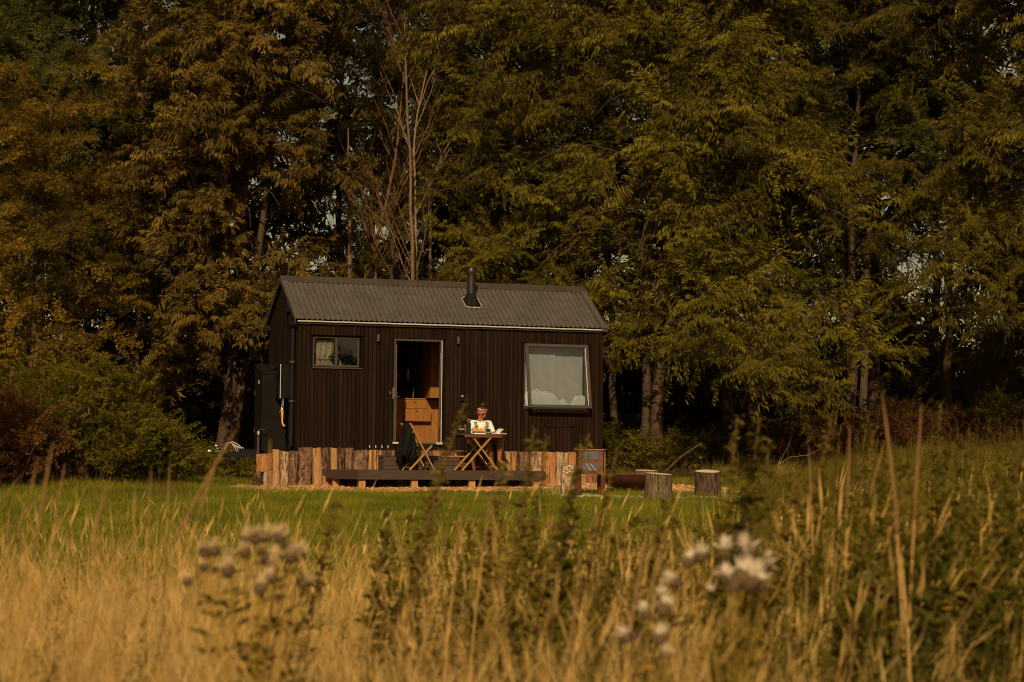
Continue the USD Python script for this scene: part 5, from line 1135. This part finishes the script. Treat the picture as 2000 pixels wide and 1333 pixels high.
# ------------------------------------------------------------------ grasses
def blades(seed, n, rad, h, w, lean, curl=.35, segs=3, head=0.0):
    r = R_(seed); v, f = [], []
    for k in range(n):
        a, rr = r.uniform(0, 2 * np.pi), rad * math.sqrt(r.random()); b = np.array([rr * math.cos(a), rr * math.sin(a), 0]); H = h * r.uniform(.55, 1.1)
        d = np.array([r.normal(lean[0], .30), r.normal(lean[1], .30), 0]); cu = r.uniform(.1, 1.3) * curl; ya = r.uniform(0, np.pi); s = np.array([math.cos(ya), math.sin(ya), 0]); k0 = len(v)
        for q_ in range(segs + 1):
            t = q_ / segs; p = b + np.array([0, 0, H]) * (t - .18 * cu * t * t) + d * H * (t * .6 + cu * t * t); ww = w * (1 - t) ** .6 * .5
            if q_ < segs: v += [p - s * ww, p + s * ww]
            else: v += [p]
        for q_ in range(segs - 1): f += [[k0 + 2 * q_, k0 + 2 * q_ + 1, k0 + 2 * q_ + 3], [k0 + 2 * q_, k0 + 2 * q_ + 3, k0 + 2 * q_ + 2]]
        f.append([k0 + 2 * segs - 2, k0 + 2 * segs - 1, k0 + 2 * segs])
        if head and r.random() < head:                           # slender seed head
            p, p0 = v[-1], v[-2] * .5 + v[-3] * .5; ax = (p - p0) / np.linalg.norm(p - p0); L = r.uniform(.06, .13); wd = r.uniform(.0014, .0028)
            for s2 in (s, np.array([-s[1], s[0], 0])):
                k1 = len(v); v += [p - ax * L * .2, p + ax * L * .3 + s2 * wd, p + ax * L * .3 - s2 * wd, p + ax * L]; f += [[k1, k1 + 1, k1 + 2], [k1 + 1, k1 + 3, k1 + 2]]
    return np.array(v), np.array(f)
def wedge(r, n, y0, y1, pad=1.25, power=1.0, xlo=-1, xhi=1):
    y = y0 + (y1 - y0) * r.random(n) ** power; x = (xlo + (xhi - xlo) * r.random(n)) * (.2381 * y * pad + .3); return x, y
WIND = (.10, .0)
def noise2(x, y, s, o=0.0):
    return (np.sin(x * s + 1.3 * np.sin(y * s * .7 + o)) + np.sin(y * s * 1.3 + 1.7 * np.sin(x * s * .6 + 2 * o)) + np.sin((x + y) * s * .55 + o)) / 3
# straw-coloured meadow
r = R_(901); x, y = wedge(r, 21000, 3.3, 17.0, power=.72)
edge = 14.2 + 1.3 * noise2(x, y * 0, .9, 1.0) + np.clip(x - 1.5, 0, 3) * 1.2
clump = noise2(x, y * .8, 3.1, .4) * .5 + noise2(x + 4, y, 7.3, 1.7) * .5
fall = np.clip((edge - y) / 3.2, 0, 1) ** .7
k = (y < edge) & (r.random(len(x)) < np.clip((.60 + 1.05 * clump - .62 * sm((x / (.238 * y) - .25) / .7)) * (.22 + .78 * fall), .03, 1)) | ((r.random(len(x)) < .07) & (y < edge + 3.0)); x, y = x[k], y[k]; n = len(x)
kinds = [(blades(1, 32, .14, .56, .0028, WIND, .50, 3, .40), M['straw']), (blades(2, 28, .14, .46, .0032, WIND, 1.0, 4, .15), M['straw']), (blades(3, 14, .12, .64, .0028, (.25, 0), .45, 4, .6), M['straw']), (blades(4, 28, .14, .40, .0038, WIND, .9, 3), M['straw_olive']), (blades(5, 18, .18, .46, .0034, (.45, .1), 1.3, 4, .25), M['straw']), (blades(6, 26, .14, .34, .0048, WIND, .8, 3), M['weed_leaf']), (blades(7, 8, .10, .78, .0028, (.15, 0), .30, 4, .9), M['stalk_pale'])]
gp = sm((noise2(x + 2, y * .6, 1.9, 5.0) + .02 + .75 * sm((x / (.238 * y) + .25) / 1.0) + .50 * sm((8.5 - y) / 4)) / .9)       # green patches
w_ = np.stack([.24 * (1 - .6 * gp), .20 * (1 - .5 * gp), .14 + 0 * gp, .10 + .24 * gp, .17 * (1 - .5 * gp), .03 + .40 * gp, .05 + 0 * gp], 1); w_ /= w_.sum(1, keepdims=True)
wk = (r.random(n)[:, None] > np.cumsum(w_, 1)).sum(1).clip(0, 6)
hs_ = np.clip(r.normal(.86, .23, n), .35, 1.25) * (1 - .20 * sm((6.0 - y) / 2.5)) * (1 + .25 * noise2(x, y, 2.3, 2)) * np.where(y > 9, .92, 1)
baked('/World/meadow_grass', kinds, np.stack([x, y, gz(x, y) - .02], 1), upright(r, n, .20, (.10, 0)), hs_, wk, ('straw_blades', 'olive_blades', 'green_blades', 'long_stalks'))
tag(stage.GetPrimAtPath('/World/meadow_grass'), 'tall dry straw coloured grass of the meadow in the foreground', 'grass')
# short green lawn
r = R_(902); x, y = wedge(r, 20000, 15.0, 44.0, 1.06, power=.72); u, v_ = to_cab(x, y)
k = ~((u > -.2) & (u < CL + .1) & (v_ > -.3) & (v_ < 2.6)) & ~(chip_zone(x, y) & (r.random(len(x)) < .97)) & ~((u > .8) & (u < 4.5) & (v_ > -1.35) & (v_ < 0)); x, y = x[k], y[k]; n = len(x)
instancer('/World/lawn_grass', [(blades(11, 34, .17, .085, .005, (0, 0), .6, 2), M['lawn_blade']), (blades(12, 34, .17, .10, .005, (.1, 0), .8, 2), M['lawn_pale'])], np.stack([x, y, gz(x, y) - .005], 1), upright(r, n, .1), r.uniform(.6, 1.4, n) * (1 + .35 * noise2(x, y, 1.3, 3) + .25 * noise2(x, y, 4.1, 1)) * (1 + .5 * sm((np.abs(x) - 5.5) / 2)), (r.random(n) < .5 + .5 * noise2(x, y, 1.7, 2)).astype(int))
tag(stage.GetPrimAtPath('/World/lawn_grass'), 'short green grass of the clearing before the cabin', 'grass')
# rough longer grass: left edge, right bank, wood's edge
r = R_(903); xs1, ys1 = wedge(r, 8000, 22, 46.5, 1.08, power=.8); q_ = xs1 / (.2381 * ys1)
lim = .42 + .012 * (46 - ys1) ; k = ((q_ > lim + .12 * noise2(xs1, ys1, .8)) | ((q_ < -.62) & (ys1 > 34) & (r.random(len(q_)) < .5)) | ((ys1 > 43.0) & (r.random(len(q_)) < .5))); u, v_ = to_cab(xs1, ys1); k &= ~((u > -.6) & (u < CL + .2) & (v_ > -.5) & (v_ < 2.7))
x, y = xs1[k], ys1[k]; n = len(x)
instancer('/World/bank_grass', [(blades(21, 30, .20, .24, .006, (.05, 0), .8, 3), M['weed_leaf']), (blades(22, 28, .20, .34, .006, (.08, 0), .5, 3, .2), M['straw_olive'])], np.stack([x, y, gz(x, y) - .01], 1), upright(r, n, .12), r.uniform(.55, 1.1, n), r.choice(2, n, p=[.80, .20]))
tag(stage.GetPrimAtPath('/World/bank_grass'), 'longer green grass on the bank and along the edge of the wood', 'grass')
r = R_(907); n = 150; y = r.uniform(8, 17, n); x = r.uniform(-1.1, .15, n) * .2381 * y; g0 = gz(x, y); tz = .63 - (r.uniform(945, 1075, n) - 885) / FPX * y
baked('/World/stray_grass', [(blades(76, 5, .10, 1.0, .0040, (.14, 0), .35, 4, .8), M['straw_olive']), (blades(77, 4, .10, 1.0, .0036, (.18, 0), .45, 4, .9), M['straw'])], np.stack([x, y, g0 - .02], 1), Rotation.from_euler('z', r.normal(0, .4, n)).as_matrix(), np.clip(tz - g0, .3, 1.2), (r.random(n) < .4).astype(int), ('olive_stems', 'straw_stems'))
tag(stage.GetPrimAtPath('/World/stray_grass'), 'sparse long grass stems standing before the lawn on the left', 'grass')
# leafy weeds among the meadow grass
def weed(seed, h, n_leaf, top=.35, stem=True):
    r = R_(seed); v, f = [], []
    if stem:
        sv, sf = tube([(0, 0, 0), (.01, 0, h * .5), (.05 * h, 0, h)], np.array([.004, .003, .002]), 4, False); v += [p for p in sv]; f += [list(t_) for t_ in sf]
    for k in range(n_leaf):
        t = r.uniform(.12, 1) ** .8; c = np.array([.05 * h * t * t, 0, h * t]); a = r.uniform(0, 2 * np.pi); L = r.uniform(.024, .050) * (1.25 - .8 * t)
        leaf(v, f, c + r.normal(0, .012, 3), np.array([math.cos(a), math.sin(a), r.normal(.1, .4)]), np.array([0, 0, 1.0]) + r.normal(0, .4, 3), L, L * .42, .25)
    return np.array(v), np.array(f)
r = R_(904); x, y = wedge(r, 17000, 4.3, 43, 1.12, power=.85); q_ = x / (.2381 * y)
dn = np.where(y < 10, .42 + .45 * sm((q_ + .45) / .6), 0) * np.clip(.60 + .7 * noise2(x, y, 2.2, 3), 0, 1) * np.clip(1.15 - (y - 4) / 7, .25, 1) + .95 * sm((q_ - .18 + .15 * noise2(x, y, .9)) / .40) * np.where(y < 20, 1, 0) + .95 * sm((q_ - .44 + .10 * noise2(x, y, .9)) / .22) * (y >= 20) + .35 * np.exp(-((q_ - .12) / .16) ** 2) * (y > 8) * (y < 16)
k = r.random(len(x)) < np.clip(dn, 0, .95); x, y = x[k], y[k]; n = len(x)
baked('/World/meadow_weeds', [(weed(31, .66, 62), M['weed_leaf']), (weed(32, .56, 66), M['weed_leaf']), (weed(33, .78, 60), M['weed_top'])], np.stack([x, y, gz(x, y) - .02], 1), upright(r, n, .10, (.08, 0)), r.uniform(.55, 1.15, n) * (1 - .3 * sm((6.5 - y) / 2.5)), r.choice(3, n, p=[.42, .38, .20]), ('green_leaves', 'olive_leaves'))
tag(stage.GetPrimAtPath('/World/meadow_weeds'), 'leafy green weeds growing through the dry meadow grass', 'weeds')
r = R_(906)
def spire(seed, h, m=17):
    r = R_(seed); v, f = [], []
    sv, sf = tube([(0, 0, 0), (.03 * h, 0, h * .5), (.16 * h, 0, h)], np.array([.005, .0035, .002]), 4, False); v += [p for p in sv]; f += [list(t_) for t_ in sf]
    for k in range(int(h * m * 2)):
        t = .15 + .85 * k / (h * m * 2); c = np.array([.16 * h * t ** 1.8, 0, h * t]); R0 = (.022 + .030 * min(1, (1 - t) * 2)) * (1 + .5 * math.sin(k * 1.6))
        for e in range(6):
            a = r.uniform(0, 2 * np.pi); L = R0 * r.uniform(.6, 1.2); leaf(v, f, c + r.normal(0, .010, 3), np.array([math.cos(a), math.sin(a), r.normal(.4, .5)]), np.array([0, 0, 1.0]) + r.normal(0, .4, 3), L, L * .45, .25)
    return np.array(v), np.array(f)
n1, n2 = 470, 140
y1 = r.uniform(6.6, 15.0, n1); q1 = r.uniform(.32, 1.12, n1) ** .9; y2 = r.uniform(7.0, 12.5, n2); q2 = r.normal(.08, .17, n2)
y = np.concatenate([y1, y2]); q_ = np.concatenate([q1, q2]); x = q_ * .2381 * y; n = len(x)
topz = .63 - (np.concatenate([930 + 120 * r.random(n1) - 95 * sm((q1 - .36) / .30) * r.random(n1) ** .7, 985 + 110 * r.random(n2)]) - 885) / FPX * y; g0 = gz(x, y)
baked('/World/rank_weeds', [(spire(71, 1.0), M['weed_leaf']), (spire(72, 1.0), M['weed_top']), (spire(73, 1.0, 12), M['weed_leaf']), (blades(74, 9, .08, .95, .0042, (.16, 0), .30, 4, .9), M['straw'])], np.stack([x, y, g0 - .02], 1), Rotation.from_euler('z', r.normal(0, .5, n)).as_matrix(), np.clip(topz - g0, .25, 1.35), r.choice(4, n, p=[.36, .20, .14, .30]), ('green_stems', 'olive_stems', 'dry_stems'))
tag(stage.GetPrimAtPath('/World/rank_weeds'), 'rank tall weeds and dry stems standing above the meadow grass', 'weeds')
# a few tiny flowers low in the meadow
r = R_(905)
for k, (xp, yp, d, m, lb) in enumerate(((1237, 1248, 5.6, 'petal_purple', 'tiny purple flower low in the foreground grass'), (915, 998, 8.5, 'petal_yellow', 'small orange bloom on the weeds below the deck'), (1960, 1040, 7.5, 'petal_yellow', 'small yellow bloom near the right edge'), (1265, 1310, 5.0, 'petal_yellow', 'yellow flower at the bottom left of the white thistles'), (1850, 1193, 6.3, 'petal_yellow', 'orange flower low at the right'), (1747, 1222, 6.0, 'petal_yellow', 'yellow flower in the dark weeds at the lower right'))):
    c = at(xp, yp, d); g0 = float(gz(c[0], c[1])); t = thing('meadow_flower', lb, 'flower', (c[0], c[1], g0)); h = c[2] - g0
    MB().tube([(-.05, 0, 0), (-.01, 0, h * .6), (0, 0, h - .004)], np.array([.003, .0025, .002]), 5, False).build('stem', M['weed_stem'], t, smooth=True)
    v, f = [], []
    for e in range(9):
        a = e * .698; leaf(v, f, np.array([0, 0, h]), np.array([math.cos(a), math.sin(a), .5]), np.array([0, 0, 1.0]), .020, .012, .1)
    obj('petals', (np.array(v), np.array(f)), M[m], t)

# ------------------------------------------------------------------ single tall plants in the foreground
def tall_weed(xp, yp, d, dx, leafy, label, seed, w=1.0, k_=0):
    """spire of leaf whorls: the tip stands at that spot of the view, the foot dx metres to the left"""
    tip = at(xp, yp, d); r = R_(seed); foot = G(tip[0] - dx, d + r.uniform(-.1, .1)); H = tip - foot; t = thing('tall_weed', label, 'weed', foot)
    s = np.linspace(0, 1, 9); P = H * s[:, None]; P[:, 0] = H[0] * s ** 1.4
    MB().tube(P, np.linspace(.0065, .003, 9), 5, False).build('stem', M['weed_stem'], t, smooth=True)
    v, f = [], []; n = int(H[2] * leafy * 42)
    for k in range(n):
        tt = 1 - (k / n) * leafy; c = np.array([np.interp(tt, s, P[:, q_]) for q_ in range(3)])
        R = (.026 + .034 * min(1, (1 - tt) * 2.0)) * w * (1 + .45 * math.sin(tt * H[2] * 58))
        for e in range(7):
            a = r.uniform(0, 2 * np.pi); L = R * r.uniform(.7, 1.3)
            leaf(v, f, c + r.normal(0, .008, 3), np.array([math.cos(a), math.sin(a), r.normal(.45, .5)]), np.array([0, 0, 1.0]) + r.normal(0, .4, 3), L * .8, L * .40, .25)
    obj('leaves', (np.array(v), np.array(f)), M['weed_top' if k_ % 3 else 'weed_leaf'], t, kind='stuff')
for k, (xp, yp, d, dx, lf, w, lb) in enumerate((
    (908, 788, 8.2, .34, .85, .95, 'tall leaning leafy spire that overlaps the doorway and the table'),
    (868, 905, 7.6, .20, .8, 1.1, 'dense dark leafy stem below the tall spire beside the deck'),
    (1042, 842, 8.0, .12, .8, 1.0, 'leafy spire in front of the wall below the big window'),
    (1066, 858, 8.4, .10, .7, .8, 'thin leafy spire close to the right of the window spire'),
    (985, 905, 7.8, .12, .85, 1.15, 'dark leafy stem in front of the right end of the deck'),
    (1150, 848, 8.6, .30, .75, .9, 'pale topped spire rising above the fire box'),
    (1130, 925, 7.4, .16, .85, 1.15, 'dark leafy stem slanting across the log post'),
    (1205, 885, 8.2, .22, .8, .9, 'slender leafy stem between the fire box and the stumps'),
    (1440, 818, 7.8, .10, .85, 1.0, 'leafy spire just right of the rightmost stump'),
    (1483, 822, 7.6, .12, .85, 1.25, 'fuller leafy spire next to it, with drooping side leaves'),
    (1500, 868, 7.9, .02, .6, .9, 'blurred tan spire before the dry tuft'),
    (1625, 818, 8.6, .22, .85, 1.1, 'leafy spire leaning right before the brown bracken'),
    (1697, 805, 9.5, .16, .8, .8, 'slim leafy spire with loose whorls left of the thick stalk'),
    (1705, 840, 9.0, .12, .8, .9, 'second slim spire just below the loose whorled one'),
    (1838, 790, 10.5, .10, .75, .8, 'light green spire against the dark wood on the right'),
    (1893, 835, 10.5, .06, .6, .7, 'short light green spire left of the pale clump of grass'),
    (1990, 870, 8.5, .10, .8, 1.0, 'leafy spire cut by the right edge'),
    (655, 985, 8.0, .16, .7, 1.0, 'dark leafy stem on the lawn left of the deck posts'),
    (760, 1000, 7.6, .10, .8, 1.1, 'dark leafy stem below the front edge of the deck'),
    (1300, 985, 7.2, .14, .85, 1.2, 'dark leafy stem before the nearest stump'),
    (1560, 945, 7.4, .18, .85, 1.2, 'dense weed below the dry tuft'),
    (1770, 905, 8.0, .15, .85, 1.2, 'dense weed between the two thick stalks'),
    (1880, 925, 8.0, .05, .85, 1.25, 'dark dense weed at the foot of the pale clump of grass'),
    (1950, 945, 7.6, .1, .85, 1.2, 'dense weed low at the right edge'))):
    tall_weed(xp, yp, d, dx, lf, lb, 1000 + k, w, k)
def seed_stalk(xp, yp, d, dx, head, label, seed, hm='seed_head', hr=.0062, sm_='stalk_pale', sr=.003):
    tip = at(xp, yp, d); r = R_(seed); foot = G(tip[0] - dx, d); H = tip - foot; t = thing('seed_stalk', label, 'grass stalk', foot)
    s = np.linspace(0, 1, 12); P = H * s[:, None]; P[:, 0] = H[0] * s ** 1.9
    k0 = 1 - head; s2 = np.linspace(k0, 1, 10); Q = np.stack([np.interp(s2, s, P[:, c]) for c in range(3)], 1)
    MB().tube(P[s <= k0 + .02], sr, 5, False).build('stem', M[sm_], t, smooth=True)
    pr = hr * .72 * np.array([.4, .8, 1, 1.05, 1, .9, .8, .65, .45, .2])
    MB().tube(Q, pr, 7).build('seed_head', M[hm], t, smooth=True)
for k, (xp, yp, d, dx, hd, hr, sr, lb) in enumerate((
    (103, 865, 5.6, .10, .28, .0065, .0035, 'thick pale seed stalk, tallest at the left edge'), (127, 905, 7.5, .10, .15, .005, .003, 'thinner seed stalk right beside the thick pale one'),
    (214, 935, 6.2, .16, .22, .0065, .0035, 'olive seed stalk leaning right before the dark grass'), (296, 915, 7.5, .03, .18, .005, .003, 'straight thin seed stalk left of the lawn'),
    (332, 900, 7.8, .02, .18, .005, .003, 'straight seed stalk before the lower green bush'), (462, 838, 6.0, .38, .30, .0065, .0035, 'long blurred seed stalk leaning across the trailer coupling'),
    (432, 880, 6.5, .22, .20, .006, .003, 'second leaning stalk below the trailer coupling'), (528, 858, 6.2, .02, .14, .0065, .003, 'upright seed head before the log wall'),
    (20, 985, 8.5, .05, .15, .004, .003, 'short seed stalk at the very left'), (52, 970, 8.5, .12, .15, .004, .003, 'short leaning seed stalk near the left edge'),
    (1722, 765, 6.4, -.10, .30, .0075, .0045, 'thick brown stalk leaning left against the dark wood'), (1800, 788, 6.6, .05, .28, .0065, .0035, 'thin brown stalk leaning right of the thick stalk'),
    (1660, 830, 7.2, .02, .22, .006, .0045, 'pale green stalk left of the thick brown stalk'), (1726, 868, 7.0, .18, .2, .006, .004, 'pale stalk leaning right, forked below'),
    (1742, 915, 6.6, -.05, .2, .005, .004, 'straw stalk below the thick brown stalk'), (1580, 870, 8, -.03, .2, .005, .003, 'thin straw stalk by the bracken'), (960, 960, 7.0, .08, .2, .006, .003, 'pale slanting stalk across the deck'),
    (905, 985, 7.2, .07, .2, .006, .003, 'pale slanting stalk on the lawn below the deck'), (1270, 1010, 6.0, .10, .35, .0085, .005, 'broad pale stem left of the white thistles'), (1130, 1130, 5.4, .05, .25, .006, .004, 'white topped stem between the weeds and the grass'))):
    seed_stalk(xp, yp, d, dx, hd, lb, 1100 + k, hr=hr, sr=sr)
# pale clump of grass on the right bank, dry tuft by the branch
for nm, lb, xp, yy, hh, n_, m, ln in (('grass_clump', 'pale upright clump of dry grass on the right bank', 1880, 24, 1.05, 60, 'straw', (.16, 0)), ('grass_clump', 'flattened tuft of dry grass beside the fallen branch', 1535, 43.5, .42, 70, 'straw', (0, 0)), ('grass_clump', 'small pale tuft of grass near the right edge', 1945, 26, .5, 26, 'straw', (-.1, 0))):
    t = thing(nm, lb, 'grass', G(px(xp, yy), yy)); obj('blades', blades(n_, n_, .12 if hh > .5 else .22, hh, .010, ln, .25 if hh > .5 else .9, 4), M[m], t, kind='stuff')
# thistles gone to seed
def thistle(name, label, foot, heads, seed, down, sc=1.0):
    t = thing(name, label, 'thistle', foot); r = R_(seed); st = MB(); lv, lf = [], []
    for k, (c, s) in enumerate(heads):
        c = np.asarray(c) - foot; j = np.array([c[0] * .35, c[1] * .3, c[2] * r.uniform(.45, .62)]); e = np.linspace(0, 1, 6)[:, None]
        st.tube((1 - e) ** 2 * j + 2 * e * (1 - e) * (j * .4 + c * .6 - [0, 0, .03]) + e ** 2 * (c - [0, 0, .012]), np.linspace(.0032, .0022, 6), 5, False)
        for q_ in range(5):
            tt = r.uniform(0, .9); p = j + (c - j) * tt; a = r.uniform(0, 6.28); leaf(lv, lf, p, np.array([math.cos(a), math.sin(a), .6]), np.array([0, 0, 1.0]), r.uniform(.04, .09), .016, .2)
    st.tube([(0, 0, 0), (.01, 0, .25), (.0, 0, .55)], np.array([.0055, .005, .004]), 7, False); st.build('stem', M['straw_olive'], t, smooth=True)
    obj('leaves', (np.array(lv), np.array(lf)), M['weed_leaf'], t, kind='stuff')
    for k, (c, s) in enumerate(heads):
        c = np.asarray(c) - foot; R = .0172 * s * sc; tl = r.normal(0, .35, 2)
        hd = obj('flower_head', moved(lathe([(0, -R), (R * .55, -R * .85), (R, -R * .1), (R * .85, R * .45), (R * .6, R * .6)], 12), c, (tl[0], tl[1], 0)), M['thistle_cup'], t, smooth=True)
        v, f = [], []; rot = Rotation.from_euler('xyz', (tl[0], tl[1], 0))
        for q_ in range(70):
            th, ph = r.uniform(0, 6.28), abs(r.normal(0, .62)); d = rot.apply([math.sin(ph) * math.cos(th), math.sin(ph) * math.sin(th), math.cos(ph)]); leaf(v, f, c + rot.apply([0, 0, R * .4]), d, r.normal(0, 1, 3), R * r.uniform(.7, 2.2), R * .24, .0)
        obj('seed_down', (np.array(v), np.array(f)), M[down], hd)
TL = [(at(xp, yp, d), s) for xp, yp, d, s in ((400, 1078, 5.5, 1.05), (420, 1076, 5.6, .95), (398, 1108, 5.5, .8), (445, 1115, 5.4, 1.15), (480, 1055, 5.7, 1.0), (500, 1052, 5.5, 1.05), (518, 1049, 5.6, 1.05), (545, 1050, 5.4, 1.0), (560, 1066, 5.5, 1.05), (540, 1090, 5.6, 1.0), (568, 1088, 5.4, 1.1), (585, 1084, 5.5, 1.1), (478, 1080, 5.6, .95), (507, 1075, 5.7, .9), (532, 1108, 5.5, 1.0), (533, 1130, 5.4, .9), (508, 1150, 5.3, 1.1), (592, 1140, 5.5, 1.0), (520, 1100, 5.6, .9), (365, 1136, 5.5, .8), (450, 1090, 5.8, .9), (605, 1138, 5.6, .7))]
thistle('thistle', 'brown thistle gone to seed with a broad crowd of heads at the lower left', G(px(505, 5.5), 5.5), TL, 61, 'thistle_tan')
TR = [(at(xp, yp, d), s) for xp, yp, d, s in ((1345, 1098, 5.4, .95), (1368, 1088, 5.4, 1.0), (1414, 1080, 5.5, 1.15), (1463, 1078, 5.4, 1.35), (1500, 1103, 5.5, 1.1), (1418, 1130, 5.4, 1.0), (1448, 1128, 5.3, 1.5), (1465, 1136, 5.3, 1.5), (1486, 1143, 5.4, 1.1), (1390, 1165, 5.5, .9), (1435, 1138, 5.3, 1.2))]
thistle('thistle', 'white fluffy thistle with large open seed heads at the lower right', G(px(1440, 5.4), 5.4), TR, 62, 'thistle_down', 1.05)
TM = [(at(xp, yp, d), s) for xp, yp, d, s in ((1318, 1138, 5.2, 1.05), (1297, 1190, 5.1, 1.2), (1262, 1198, 5.2, .9), (1290, 1248, 5.0, 1.1), (1300, 1278, 5.0, .9), (1222, 1245, 5.1, .95), (1296, 1165, 5.2, .8))]
thistle('thistle', 'smaller pale thistle left of the white fluffy one', G(px(1285, 5.1), 5.1), TM, 63, 'thistle_down', .95)
